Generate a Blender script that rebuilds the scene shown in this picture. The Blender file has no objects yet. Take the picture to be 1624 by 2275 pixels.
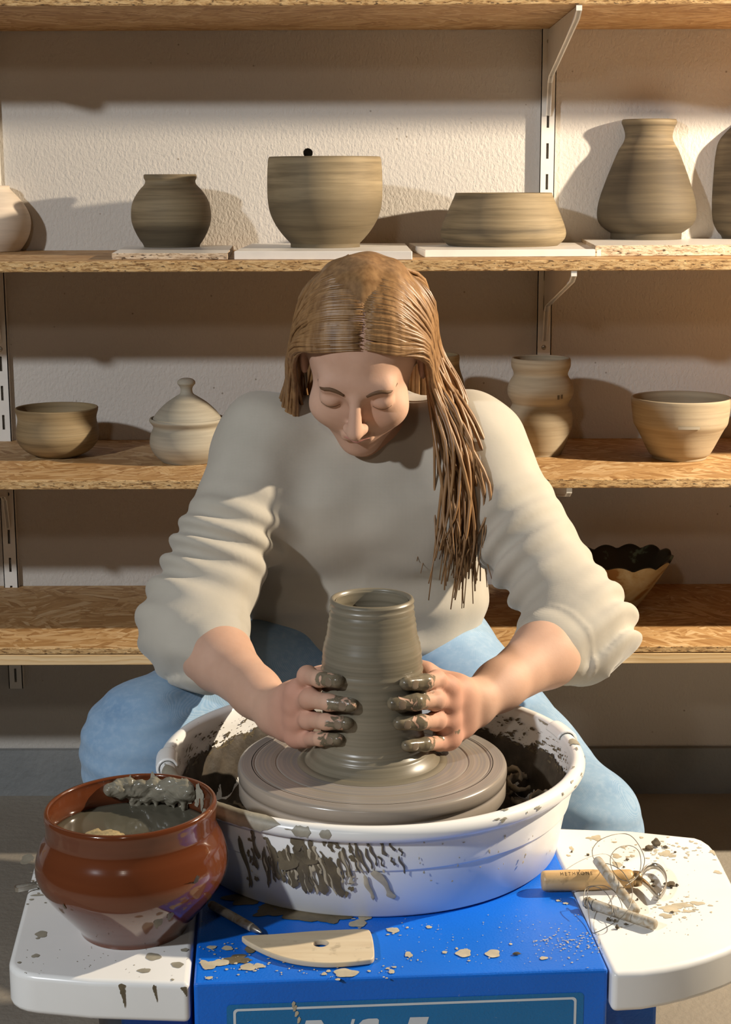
import bpy, bmesh, math, random
import numpy as np
from mathutils import Vector, Matrix
rnd = random.Random(7)
scene = bpy.context.scene
COL = scene.collection
PI = math.pi

# ------------------------------------------------------------------ camera
W0, H0, FPX = 1624.0, 2275.0, 3650.0
PITCH = math.radians(11.4); ROLL = 0.003
CAMZ = 1.095
cam_d = bpy.data.cameras.new('camera'); cam = bpy.data.objects.new('camera', cam_d); COL.objects.link(cam)
cam_d.sensor_fit = 'VERTICAL'; cam_d.sensor_height = 36.0; cam_d.lens = FPX / H0 * 36.0
cam_d.clip_start = 0.05
cam.matrix_world = Matrix.Translation((0, 0, CAMZ)) @ Matrix.Rotation(PI/2 - PITCH, 4, 'X') @ Matrix.Rotation(-ROLL, 4, 'Z')
scene.camera = cam
CR = cam.matrix_world.to_3x3()

# ------------------------------------------------------------------ world, lamps, exposure
world = bpy.data.worlds.new('world'); scene.world = world; world.use_nodes = True
wb = world.node_tree.nodes['Background']
wb.inputs[0].default_value = (1.0, 0.80, 0.60, 1); wb.inputs[1].default_value = 0.008

def lamp(name, loc, target, power, col, size, spread=180):
    d = bpy.data.lights.new(name, 'AREA'); d.energy = power; d.color = col; d.shape = 'DISK'; d.size = size
    d.spread = math.radians(spread)
    o = bpy.data.objects.new(name, d); COL.objects.link(o); o.location = loc
    o.rotation_euler = (Vector(target) - Vector(loc)).to_track_quat('-Z', 'Y').to_euler()
    return o
pl = bpy.data.lights.new('warm_studio_lamp', 'POINT'); pl.energy = 262; pl.color = (1.0, 0.85, 0.65); pl.shadow_soft_size = 0.022
plo = bpy.data.objects.new('warm_studio_lamp', pl); COL.objects.link(plo); plo.location = (1.62, 2.05, 1.495)
lamp('cool_window_lamp', (-1.95, -0.35, 2.18), (0.0, 2.2, 0.8), 58, (0.92, 0.96, 1.0), 0.13)
lamp('room_lamp', (-0.40, -0.40, 1.78), (0.0, 2.4, 0.9), 4.2, (1.0, 0.90, 0.78), 0.14)

vs = scene.view_settings
vs.view_transform = 'Standard'; vs.look = 'None'; vs.gamma = 1.0; vs.use_curve_mapping = False
vs.exposure = 0.0

# ------------------------------------------------------------------ pixel helpers
def ray(px, py):
    return CR @ Vector(((px - W0/2)/FPX, -(py - H0/2)/FPX, -1.0))
def PY(px, py, Y):
    d = ray(px, py); t = Y / d.y
    return Vector((d.x*t, Y, CAMZ + d.z*t))
def PZ(px, py, z):
    d = ray(px, py); t = (z - CAMZ) / d.z
    return Vector((d.x*t, d.y*t, z))
def PD(px, py, dep):
    d = ray(px, py)
    return Vector((d.x*dep, d.y*dep, CAMZ + d.z*dep))

# ------------------------------------------------------------------ materials
MATS = {}
class NB:
    def __init__(s, name):
        s.m = bpy.data.materials.new(name); s.m.use_nodes = True
        s.t = s.m.node_tree; s.n = s.t.nodes; s.l = s.t.links
        s.b = s.n['Principled BSDF']; s.out = s.n['Material Output']
        s.tc = s.n.new('ShaderNodeTexCoord')
        MATS[name] = s.m
    def put(s, sock, v):
        if isinstance(v, bpy.types.NodeSocket): s.l.new(v, sock)
        elif isinstance(v, (tuple, list)) and len(v) == 3 and sock.type == 'RGBA': sock.default_value = (*v, 1)
        else: sock.default_value = v
    def set(s, **k):
        for a, v in k.items(): s.put(s.b.inputs[a.replace('_', ' ')], v)
    def map(s, vec=None, scale=(1,1,1), rot=(0,0,0), loc=(0,0,0)):
        n = s.n.new('ShaderNodeMapping'); s.l.new(vec or s.tc.outputs['Object'], n.inputs[0])
        n.inputs['Location'].default_value = loc; n.inputs['Rotation'].default_value = rot; n.inputs['Scale'].default_value = scale
        return n.outputs[0]
    def noise(s, vec=None, scale=5, detail=4, rough=.55, dist=0):
        n = s.n.new('ShaderNodeTexNoise'); s.l.new(vec or s.tc.outputs['Object'], n.inputs['Vector'])
        n.inputs['Scale'].default_value = scale; n.inputs['Detail'].default_value = detail
        n.inputs['Roughness'].default_value = rough; n.inputs['Distortion'].default_value = dist
        return n.outputs[0]
    def noisec(s, vec=None, scale=5, detail=3):
        n = s.n.new('ShaderNodeTexNoise'); s.l.new(vec or s.tc.outputs['Object'], n.inputs['Vector'])
        n.inputs['Scale'].default_value = scale; n.inputs['Detail'].default_value = detail
        return n.outputs['Color']
    def voro(s, vec=None, scale=5, feat='F1', rnd_=1.0, out='Color'):
        n = s.n.new('ShaderNodeTexVoronoi'); n.feature = feat
        s.l.new(vec or s.tc.outputs['Object'], n.inputs['Vector']); n.inputs['Scale'].default_value = scale
        n.inputs['Randomness'].default_value = rnd_
        return n.outputs[out]
    def wave(s, vec=None, scale=5, dist=0, detail=2, dscale=1, dir='X', prof='SIN'):
        n = s.n.new('ShaderNodeTexWave'); n.bands_direction = dir; n.wave_profile = prof
        s.l.new(vec or s.tc.outputs['Object'], n.inputs['Vector'])
        n.inputs['Scale'].default_value = scale; n.inputs['Distortion'].default_value = dist
        n.inputs['Detail'].default_value = detail; n.inputs['Detail Scale'].default_value = dscale
        return n.outputs['Fac']
    def ramp(s, fac, stops, interp='LINEAR'):
        n = s.n.new('ShaderNodeValToRGB'); n.color_ramp.interpolation = interp; s.l.new(fac, n.inputs[0])
        e = n.color_ramp.elements
        while len(e) < len(stops): e.new(.5)
        for i, (p, c) in enumerate(stops):
            e[i].position = p; e[i].color = (*c, 1) if len(c) == 3 else c
        return n.outputs[0]
    def rf(s, fac, a, b, lo=0.0, hi=1.0):
        n = s.n.new('ShaderNodeMapRange'); s.l.new(fac, n.inputs[0])
        for i, v in zip((1,2,3,4), (a, b, lo, hi)): n.inputs[i].default_value = v
        return n.outputs[0]
    def mix(s, fac, a, b, mode='MIX'):
        n = s.n.new('ShaderNodeMix'); n.data_type = 'RGBA'; n.blend_type = mode
        s.put(n.inputs[0], fac); s.put(n.inputs[6], a); s.put(n.inputs[7], b)
        return n.outputs[2]
    def math(s, op, a, b=0.0):
        n = s.n.new('ShaderNodeMath'); n.operation = op; s.put(n.inputs[0], a); s.put(n.inputs[1], b)
        return n.outputs[0]
    def sep(s, vec=None, i=2):
        n = s.n.new('ShaderNodeSeparateXYZ'); s.l.new(vec or s.tc.outputs['Object'], n.inputs[0]); return n.outputs[i]
    def vrot(s, vec, angle):
        n = s.n.new('ShaderNodeVectorRotate'); n.rotation_type = 'Z_AXIS'; s.l.new(vec, n.inputs['Vector']); s.l.new(angle, n.inputs['Angle']); return n.outputs[0]
    def vadd(s, a, b, k=1.0):
        n = s.n.new('ShaderNodeVectorMath'); n.operation = 'MULTIPLY_ADD'
        s.l.new(b, n.inputs[0]); n.inputs[1].default_value = (k, k, k); s.l.new(a, n.inputs[2]); return n.outputs[0]
    def bump(s, h, strength=.3, dist=.002):
        n = s.n.new('ShaderNodeBump'); n.inputs['Strength'].default_value = strength; n.inputs['Distance'].default_value = dist
        s.l.new(h, n.inputs['Height'])
        prev = s.b.inputs['Normal']
        if prev.is_linked: s.l.new(prev.links[0].from_socket, n.inputs['Normal'])
        s.l.new(n.outputs[0], prev)
    def attr(s, name):
        n = s.n.new('ShaderNodeAttribute'); n.attribute_name = name; return n.outputs['Fac']

def plain(name, col, rough=.5, metal=0, var=.12, vscale=30, bump=0, bscale=200, coat=0):
    b = NB(name); n = b.noise(scale=vscale)
    dark = tuple(c*(1-var) for c in col); lite = tuple(min(1, c*(1+var)) for c in col)
    b.set(Base_Color=b.ramp(n, [(.3, dark), (.7, lite)]), Roughness=rough, Metallic=metal, Coat_Weight=coat)
    if bump: b.bump(b.noise(scale=bscale, detail=3), bump, .001)
    return b

def mat_wall():
    b = NB('plaster_wall')
    big = b.noise(scale=1.6, detail=3); fine = b.noise(scale=180, detail=5, rough=.65); mid = b.noise(b.map(scale=(1.25, 1, .8)), scale=150, detail=4, dist=.3)
    col = b.ramp(big, [(.3, (.55, .515, .465)), (.7, (.62, .58, .53))])
    pit = b.voro(scale=46, out='Distance'); gate = b.noise(scale=14, detail=2)
    pm = b.math('MULTIPLY', b.rf(pit, .05, .10, 1, 0), b.rf(gate, .56, .60, 0, 1))
    col = b.mix(b.math('MULTIPLY', pm, .7), col, (.20, .15, .10))
    b.set(Base_Color=col, Roughness=.9)
    b.bump(mid, .55, .0034); b.bump(fine, .5, .0014); b.bump(pm, -.5, .002)
mat_wall()
def mat_block():
    b = NB('grey_painted_masonry')
    n = b.noise(scale=9, detail=5); b.set(Base_Color=b.ramp(n, [(.3, (.22, .23, .23)), (.7, (.29, .295, .29))]), Roughness=.75)
    b.bump(b.noise(scale=70, detail=5), .6, .004)
mat_block()
def mat_floor():
    b = NB('concrete_floor')
    n = b.noise(scale=4, detail=6); sp = b.noise(scale=240, detail=3)
    c = b.ramp(n, [(.3, (.25, .22, .18)), (.7, (.32, .285, .235))])
    c = b.mix(b.rf(sp, .62, .72, 0, .5), c, (.22, .19, .16))
    b.set(Base_Color=c, Roughness=.8); b.bump(b.noise(scale=90, detail=5), .6, .003)
mat_floor()
def mat_osb(name, dark):
    b = NB(name)
    P = b.tc.outputs['Object']
    P1 = b.vadd(P, b.noisec(scale=9), .03)
    def layer(sc, seed, fl):
        v = b.map(P1, loc=(seed, seed*.7, 0), scale=(1, 1, .0001))
        c0 = b.voro(v, scale=sc)
        sx = b.n.new('ShaderNodeSeparateColor'); b.l.new(c0, sx.inputs[0])
        ang = b.math('MULTIPLY_ADD', sx.outputs[0], 2.4)
        ang.node.inputs[2].default_value = -1.2
        r = b.vrot(v, ang)
        r2 = b.map(r, scale=(fl, fl*7, 1))
        c1 = b.voro(r2, scale=1.0)
        s2 = b.n.new('ShaderNodeSeparateColor'); b.l.new(c1, s2.inputs[0])
        grain = b.noise(b.map(r, scale=(18, 420, 1)), scale=1, detail=3)
        return s2.outputs[0], s2.outputs[1], grain
    a, g1, gr1 = layer(7, 3.1, 9)
    c, g2, gr2 = layer(11, 8.7, 14)
    e, g3, gr3 = layer(17, 5.3, 24)
    stops = [(0.0, (.40, .225, .085)), (.3, (.52, .32, .135)), (.6, (.61, .40, .19)), (.85, (.70, .50, .27)), (1.0, (.76, .58, .35))]
    col = b.mix(b.rf(g1, .45, .48, 0, 1), b.ramp(a, stops), b.ramp(c, stops))
    col = b.mix(b.rf(g2, .62, .65, 0, 1), col, b.ramp(e, stops))
    col = b.mix(.42, col, b.ramp(gr1, [(.35, (.50, .36, .22)), (.65, (1, .97, .88))]), 'MULTIPLY')
    dk = b.noise(b.map(P1, scale=(50, 150, 60)), scale=1, detail=4)
    col = b.mix(b.rf(dk, .64, .71, 0, .65), col, (.12, .06, .02))
    col = b.mix(1.0, col, dark, 'MULTIPLY')
    b.set(Base_Color=col, Roughness=.62)
    b.bump(g2, .25, .0010); b.bump(gr2, .3, .0006)
mat_osb('osb_face', (.90, .86, .82))
def mat_edge(name, lo, mid, hi):
    b = NB(name)
    v = b.map(scale=(55, 120, 260)); n = b.noise(v, scale=1, detail=5, rough=.7, dist=.8)
    c = b.ramp(n, [(.38, lo), (.47, mid), (.60, hi), (.72, mid)])
    h = b.noise(b.map(scale=(90, 150, 330)), scale=1, detail=2)
    c = b.mix(b.rf(h, .60, .66, 0, .9), c, (.06, .03, .012))
    b.set(Base_Color=c, Roughness=.85); b.bump(n, .8, .004); b.bump(h, -.6, .003)
mat_edge('osb_edge', (.20, .10, .035), (.50, .30, .12), (.68, .47, .24))
mat_edge('chipboard_edge', (.36, .25, .15), (.62, .47, .32), (.76, .63, .47))
def mat_pine():
    b = NB('pine_wood')
    v = b.map(scale=(1.2, 10, 30)); n = b.noise(v, scale=2.2, detail=4, dist=1.2)
    w = b.wave(b.map(scale=(.25, 1, 1)), scale=42, dist=5, detail=3, dscale=1.4, dir='Z')
    c = b.ramp(n, [(.3, (.62, .42, .21)), (.7, (.76, .58, .34))])
    c = b.mix(b.rf(w, .55, 1, 0, .5), c, (.52, .31, .12))
    k = b.voro(b.map(scale=(1, .0001, 1)), scale=2.3, out='Distance')
    c = b.mix(b.rf(k, .02, .045, .8, 0), c, (.33, .15, .05))
    b.set(Base_Color=c, Roughness=.6); b.bump(w, .12, .0006)
mat_pine()
plain('white_metal', (.78, .75, .69), .38, 0, .04)
plain('white_melamine', (.80, .77, .72), .28, 0, .03)
plain('white_laminate', (.78, .74, .68), .4, 0, .05)
def mat_plastic():
    b = NB('white_plastic')
    n = b.noise(scale=7, detail=4); sp = b.noise(scale=95, detail=5, rough=.7); gate = b.noise(scale=11, detail=3)
    c = b.ramp(n, [(.3, (.80, .80, .78)), (.7, (.86, .86, .85))])
    m = b.math('MULTIPLY', b.rf(sp, .66, .72, 0, 1), b.rf(gate, .54, .62, 0, .7))
    c = b.mix(m, c, (.33, .27, .18))
    b.set(Base_Color=c, Roughness=b.rf(m, 0, 1, .27, .8)); b.bump(n, .03, .002)
mat_plastic()
def mat_blue(name, col, rough):
    b = NB(name)
    n = b.noise(scale=6); sp = b.noise(scale=110, detail=5, rough=.7); gate = b.noise(scale=13, detail=3)
    c = b.ramp(n, [(.3, tuple(x*.9 for x in col)), (.7, tuple(min(1, x*1.08) for x in col))])
    m = b.math('MULTIPLY', b.rf(sp, .64, .70, 0, 1), b.rf(gate, .55, .63, 0, .6))
    c = b.mix(m, c, (.42, .37, .30))
    b.set(Base_Color=c, Roughness=rough); b.bump(b.noise(scale=420, detail=2), .35, .0012)
mat_blue('blue_paint', (.003, .15, .70), .42)
mat_blue('sticker_blue', (.006, .165, .42), .3)
plain('sticker_white', (.62, .67, .72), .4, 0, .05)
plain('black_gap', (.012, .012, .014), .7)

def clay_mat(name, a, m, h, rough=.72, sc=55, bump=.25, spec=.4, dark_zone=None):
    b = NB(name)
    v = b.map(scale=(2.2, 2.2, sc)); n = b.noise(v, scale=1.0, detail=6, rough=.62, dist=.35)
    v2 = b.map(scale=(7, 7, sc*6)); n2 = b.noise(v2, scale=1, detail=4)
    big = b.noise(scale=9, detail=2)
    f = b.math('ADD', b.math('MULTIPLY', n, .75), b.math('MULTIPLY', big, .25))
    c = b.ramp(f, [(.40, a), (.5, m), (.61, h)])
    c = b.mix(b.rf(n2, .48, .72, 0, .40), c, tuple(x*1.35 for x in m)); c = b.mix(b.rf(n2, .48, .28, 0, .40), c, tuple(x*.75 for x in a))
    if dark_zone:      # base colour darker towards the foot, with a streaky noise-broken edge
        zz_ = b.math('ADD', b.sep(), b.math('MULTIPLY', b.math('SUBTRACT', b.noise(b.map(scale=(5, 5, 24)), scale=1, detail=5), .5), dark_zone[2]))
        c = b.mix(b.rf(zz_, dark_zone[0]-dark_zone[1], dark_zone[0]+dark_zone[1], dark_zone[3], 0), c, tuple(x*.55 for x in a))
    b.set(Base_Color=c, Roughness=rough, Specular_IOR_Level=spec)
    b.bump(n2, bump, .0008); b.bump(b.noise(scale=260, detail=3), .12, .0005)
clay_mat('clay_olive', (.105, .079, .045), (.20, .152, .086), (.30, .235, .14))
clay_mat('clay_tan', (.145, .108, .060), (.245, .188, .108), (.34, .268, .160), sc=45, dark_zone=(.085, .022, .10, .62))
clay_mat('clay_jar', (.120, .090, .052), (.215, .165, .095), (.30, .235, .14), dark_zone=(.036, .006, .03, .75))
clay_mat('clay_vase', (.100, .076, .045), (.170, .130, .077), (.30, .235, .135), dark_zone=(.135, .016, .07, .72))
clay_mat('clay_dark', (.075, .057, .034), (.125, .094, .055), (.20, .155, .09))
clay_mat('clay_warm', (.165, .116, .058), (.25, .18, .092), (.32, .24, .13))
clay_mat('clay_grey', (.29, .26, .20), (.35, .315, .245), (.40, .365, .29), sc=30)
clay_mat('clay_pale', (.30, .235, .15), (.37, .30, .20), (.43, .355, .245), sc=30)
clay_mat('clay_cream', (.66, .545, .43), (.70, .59, .47), (.74, .63, .51), sc=20)
def mat_wet():
    b = NB('wet_clay')
    v = b.map(scale=(1.5, 1.5, 150)); n = b.noise(v, scale=1, detail=5, rough=.6)
    c = b.ramp(n, [(.3, (.135, .118, .082)), (.7, (.235, .205, .150))])
    b.set(Base_Color=c, Roughness=.33, Specular_IOR_Level=.55); b.bump(n, .12, .0008)
mat_wet()
def mat_wheel():
    b = NB('slip_covered_wheel')
    P = b.tc.outputs['Object']
    n = b.n.new('ShaderNodeVectorMath'); n.operation = 'LENGTH'
    b.l.new(b.map(scale=(1, 1, 0)), n.inputs[0]); r = n.outputs['Value']
    cx = b.n.new('ShaderNodeCombineXYZ'); b.l.new(r, cx.inputs[0])
    ns = b.noise(cx.outputs[0], scale=95, detail=5, rough=.6)
    c = b.ramp(ns, [(.32, (.20, .175, .135)), (.45, (.30, .26, .22)), (.55, (.235, .215, .20)), (.68, (.33, .275, .20))])
    b.set(Base_Color=c, Roughness=.24, Specular_IOR_Level=.55); b.bump(ns, .03, .0006)
mat_wheel()
plain('dried_slip', (.46, .40, .29), .8, 0, .18, 60, .3)
plain('damp_slip', (.135, .108, .066), .45, 0, .25, 60, .3)
plain('grey_slip', (.30, .275, .215), .5, 0, .2, 60, .3)
plain('dark_sludge', (.055, .042, .028), .62, 0, .4, 50, .8, 90)
plain('trimming_clay', (.25, .20, .135), .7, 0, .25, 40, .4, 300)
plain('crumb_clay', (.15, .115, .07), .8, 0, .3, 300, .6, 500)
plain('wet_lump', (.21, .195, .15), .2, 0, .2, 60, .5, 120)
def mat_terra():
    b = NB('terracotta_glaze')
    v = b.map(scale=(2, 2, 60)); n = b.noise(v, scale=1, detail=4)
    c = b.ramp(n, [(.3, (.110, .030, .011)), (.7, (.145, .041, .015))])
    b.set(Base_Color=c, Roughness=.13, Coat_Weight=.7, Coat_Roughness=.05); b.bump(n, .10, .0018)
mat_terra()
def mat_water():
    b = NB('slip_water'); n = b.noise(scale=16, detail=3)
    b.set(Base_Color=b.ramp(n, [(.3, (.080, .074, .053)), (.7, (.10, .092, .068))]), Roughness=.09, Specular_IOR_Level=.6)
    b.bump(b.noise(scale=26, detail=2), .05, .002)
mat_water()
plain('sponge', (.33, .25, .12), .9, 0, .25, 120, 1, 300)
def mat_wood(name, a, c_, rough=.5):
    b = NB(name); n = b.noise(b.map(scale=(10, 90, 90)), scale=1, detail=4, dist=.6)
    st = b.noise(scale=60, detail=4)
    c = b.ramp(n, [(.3, a), (.7, c_)])
    c = b.mix(b.rf(st, .62, .70, 0, .5), c, tuple(x*.5 for x in a))
    b.set(Base_Color=c, Roughness=rough); b.bump(n, .1, .0005)
mat_wood('handle_wood', (.50, .30, .12), (.64, .43, .20), .42)
mat_wood('rib_wood', (.58, .46, .30), (.68, .57, .40), .6)
def mat_claywood():
    b = NB('clay_caked_wood'); n = b.noise(scale=95, detail=5, dist=1.2)
    b.set(Base_Color=b.ramp(n, [(.35, (.30, .22, .13)), (.48, (.39, .34, .26)), (.62, (.47, .44, .38))]), Roughness=.8)
    b.bump(n, .5, .0012)
mat_claywood()
plain('steel', (.42, .39, .34), .35, .9, .2, 80, .2)
plain('brass', (.42, .28, .14), .35, .85, .2, 80)
plain('wire_steel', (.20, .19, .17), .4, .8)
plain('burnt_mark', (.09, .05, .02), .8)
def mat_bowl_out():
    b = NB('rusty_glaze'); n = b.noise(b.map(scale=(14, 14, 22), rot=(0, 0, .4)), scale=1, detail=4, dist=1)
    b.set(Base_Color=b.ramp(n, [(.38, (.40, .34, .22)), (.52, (.33, .25, .13)), (.60, (.20, .09, .02))]), Roughness=.5)
    b.bump(n, .3, .002)
mat_bowl_out()
def mat_bowl_in():
    b = NB('black_glaze'); n = b.noise(scale=40, detail=3)
    b.set(Base_Color=b.ramp(n, [(.62, (.010, .012, .012)), (.70, (.10, .15, .12))]), Roughness=.3)
mat_bowl_in()
def mat_skin():
    b = NB('skin')
    n = b.noise(scale=22, detail=4); f = b.noise(scale=500, detail=2)
    c = b.ramp(n, [(.3, (.53, .32, .225)), (.7, (.61, .385, .28))])
    red = b.attr('red'); c = b.mix(b.math('MULTIPLY', red, .6), c, (.56, .25, .18))
    mud = b.attr('mud'); mn = b.noise(scale=75, detail=5, dist=.8)
    m = b.rf(b.math('ADD', mud, b.math('MULTIPLY', b.math('SUBTRACT', mn, .5), 1.5)), .47, .56, 0, 1)
    c = b.mix(m, c, b.ramp(mn, [(.35, (.10, .082, .055)), (.65, (.20, .165, .11))]))
    b.set(Base_Color=c, Roughness=b.rf(m, 0, 1, .62, .22), Specular_IOR_Level=.3, Subsurface_Weight=.12, Subsurface_Radius=(.012, .005, .003), Subsurface_Scale=.5)
    b.bump(f, .12, .0006); b.bump(mn, .12, .001)
mat_skin()
def mat_sweater():
    b = NB('cream_jersey')
    n = b.noise(scale=12, detail=3); w1 = b.wave(scale=190, dir='X', dist=.4); w2 = b.wave(scale=190, dir='Z', dist=.4)
    b.set(Base_Color=b.ramp(n, [(.3, (.43, .395, .33)), (.7, (.49, .45, .38))]), Roughness=.9, Sheen_Weight=.25)
    b.bump(b.math('ADD', w1, w2), .07, .0005); b.bump(b.noise(scale=60, detail=4), .15, .002)
mat_sweater()
def mat_denim(name='denim'):
    b = NB(name)
    n = b.noise(scale=9, detail=4); tw = b.wave(b.map(rot=(0, .7, .3)), scale=380, dir='X', dist=.3); st = b.noise(b.map(scale=(120, 120, 150)), scale=1, detail=4)
    c = b.ramp(n, [(.3, (.12, .25, .43)), (.7, (.26, .41, .58))])
    c = b.mix(b.rf(st, .45, .7, 0, .2), c, (.52, .62, .72)); c = b.mix(b.rf(tw, 0, 1, 0, .16), c, (.62, .70, .78))
    b.set(Base_Color=c, Roughness=.85, Sheen_Weight=.15); b.bump(tw, .12, .0005)
mat_denim()
def mat_hair():
    b = NB('hair_brown'); n = b.noise(b.map(scale=(120, 120, 8)), scale=1, detail=3)
    b.set(Base_Color=b.ramp(n, [(.3, (.17, .085, .032)), (.7, (.34, .19, .08))]), Roughness=.42)
mat_hair()
plain('muddy_nail', (.20, .15, .105), .3, 0, .2, 200)
plain('brow_brown', (.12, .06, .025), .7)
plain('lip', (.50, .22, .18), .4)
plain('dark_leather', (.06, .05, .045), .5)
plain('stool_wood', (.30, .19, .10), .5)
plain('trouser_thread', (.5, .35, .12), .7)

# ------------------------------------------------------------------ object helpers
def mesh_from(verts, faces, smooth=True):
    me = bpy.data.meshes.new('m'); me.from_pydata([tuple(v) for v in verts], [], [tuple(f) for f in faces]); me.update()
    if smooth: me.polygons.foreach_set('use_smooth', [True]*len(me.polygons))
    return me
def bm_mesh(bm, smooth=False):
    bmesh.ops.recalc_face_normals(bm, faces=bm.faces[:])
    me = bpy.data.meshes.new('m'); bm.to_mesh(me); bm.free()
    if smooth: me.polygons.foreach_set('use_smooth', [True]*len(me.polygons))
    return me
def link(name, me, mat, parent=None, loc=None, rot=None):
    me.name = name
    o = bpy.data.objects.new(name, me); COL.objects.link(o)
    for m in (mat if isinstance(mat, (list, tuple)) else [mat]):
        if m and len(me.materials) < 8: me.materials.append(MATS[m])
    if parent is not None: o.parent = parent
    if loc is not None: o.location = loc
    if rot is not None: o.rotation_euler = rot
    return o
def tag(o, label=None, cat=None, group=None, kind=None):
    if label: o['label'] = label
    if cat: o['category'] = cat
    if group: o['group'] = group
    if kind: o['kind'] = kind
    return o
def thing(name, label, cat, loc=(0,0,0), rotz=0, group=None):
    o = bpy.data.objects.new(name, None); COL.objects.link(o); o.empty_display_size = .05
    o.location = loc; o.rotation_euler = (0, 0, rotz)
    return tag(o, label, cat, group)
def smooth(o):
    o.data.polygons.foreach_set('use_smooth', [True]*len(o.data.polygons)); m = o.modifiers.new('wn', 'WEIGHTED_NORMAL'); m.keep_sharp = False; m.weight = 80; return o
def bevel(o, w, seg=3, ang=40):
    m = o.modifiers.new('bevel', 'BEVEL'); m.width = w; m.segments = seg; m.limit_method = 'ANGLE'; m.angle_limit = math.radians(ang)
    return o
def box_bm(bm, x0, x1, y0, y1, z0, z1):
    v = [bm.verts.new(p) for p in ((x0,y0,z0),(x1,y0,z0),(x1,y1,z0),(x0,y1,z0),(x0,y0,z1),(x1,y0,z1),(x1,y1,z1),(x0,y1,z1))]
    fs = [bm.faces.new([v[i] for i in q]) for q in ((0,3,2,1),(4,5,6,7),(0,1,5,4),(1,2,6,5),(2,3,7,6),(3,0,4,7))]
    return v, fs     # order: bottom, top, front(-y), right, back, left
def box_mesh(*a, edge_mat=None):
    bm = bmesh.new(); v, fs = box_bm(bm, *a)
    if edge_mat is not None:
        for i in (2,3,4,5): fs[i].material_index = edge_mat
    return bm_mesh(bm)
def lathe(prof, n=96, a0=0, a1=2*PI, closed=True, warp=None):
    full = abs(a1-a0-2*PI) < 1e-6
    m = n if full else n+1
    V = []; F = []
    for r, z in prof:
        for i in range(m):
            a = a0 + (a1-a0)*i/n
            p = (r*math.cos(a), r*math.sin(a), z)
            V.append(warp(p) if warp else p)
    for j in range(len(prof)-1):
        for i in range(n):
            k = (i+1) % m if full else i+1
            F.append((j*m+i, j*m+k, (j+1)*m+k, (j+1)*m+i))
    return mesh_from(V, F)
def catmull(pts, sub=6):
    out = []
    P = [pts[0]] + list(pts) + [pts[-1]]
    for i in range(1, len(P)-2):
        for s in range(sub):
            t = s/sub; p0, p1, p2, p3 = [np.array(P[j], float) for j in (i-1, i, i+1, i+2)]
            out.append(tuple(.5*((2*p1)+(-p0+p2)*t+(2*p0-5*p1+4*p2-p3)*t*t+(-p0+3*p1-3*p2+p3)*t**3)))
    out.append(tuple(pts[-1])); return out
def tube(pts, rad, seg=8, cap=True):
    pts = [Vector(p) for p in pts]; n = len(pts)
    rads = rad if isinstance(rad, (list, tuple)) else [rad]*n
    V = []; F = []; up = None
    for i, p in enumerate(pts):
        t = (pts[min(i+1, n-1)] - pts[max(i-1, 0)]).normalized()
        if up is None: up = t.orthogonal().normalized()
        up = (up - t*up.dot(t)).normalized(); b = t.cross(up)
        for k in range(seg):
            a = 2*PI*k/seg; V.append(p + (up*math.cos(a) + b*math.sin(a))*rads[i])
    for i in range(n-1):
        for k in range(seg):
            k2 = (k+1) % seg; F.append((i*seg+k, i*seg+k2, (i+1)*seg+k2, (i+1)*seg+k))
    if cap: F.append(tuple(range(seg))[::-1]); F.append(tuple((n-1)*seg+k for k in range(seg)))
    return V, F
def tube_mesh(pts, rad, seg=8): return mesh_from(*tube(pts, rad, seg))
def prism(poly, z0, z1, top_mat=None):
    bm = bmesh.new(); lo = [bm.verts.new((x, y, z0)) for x, y in poly]; hi = [bm.verts.new((x, y, z1)) for x, y in poly]
    n = len(poly); bm.faces.new(lo[::-1]); bm.faces.new(hi)
    for i in range(n): bm.faces.new((lo[i], lo[(i+1) % n], hi[(i+1) % n], hi[i]))
    return bm_mesh(bm)

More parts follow.
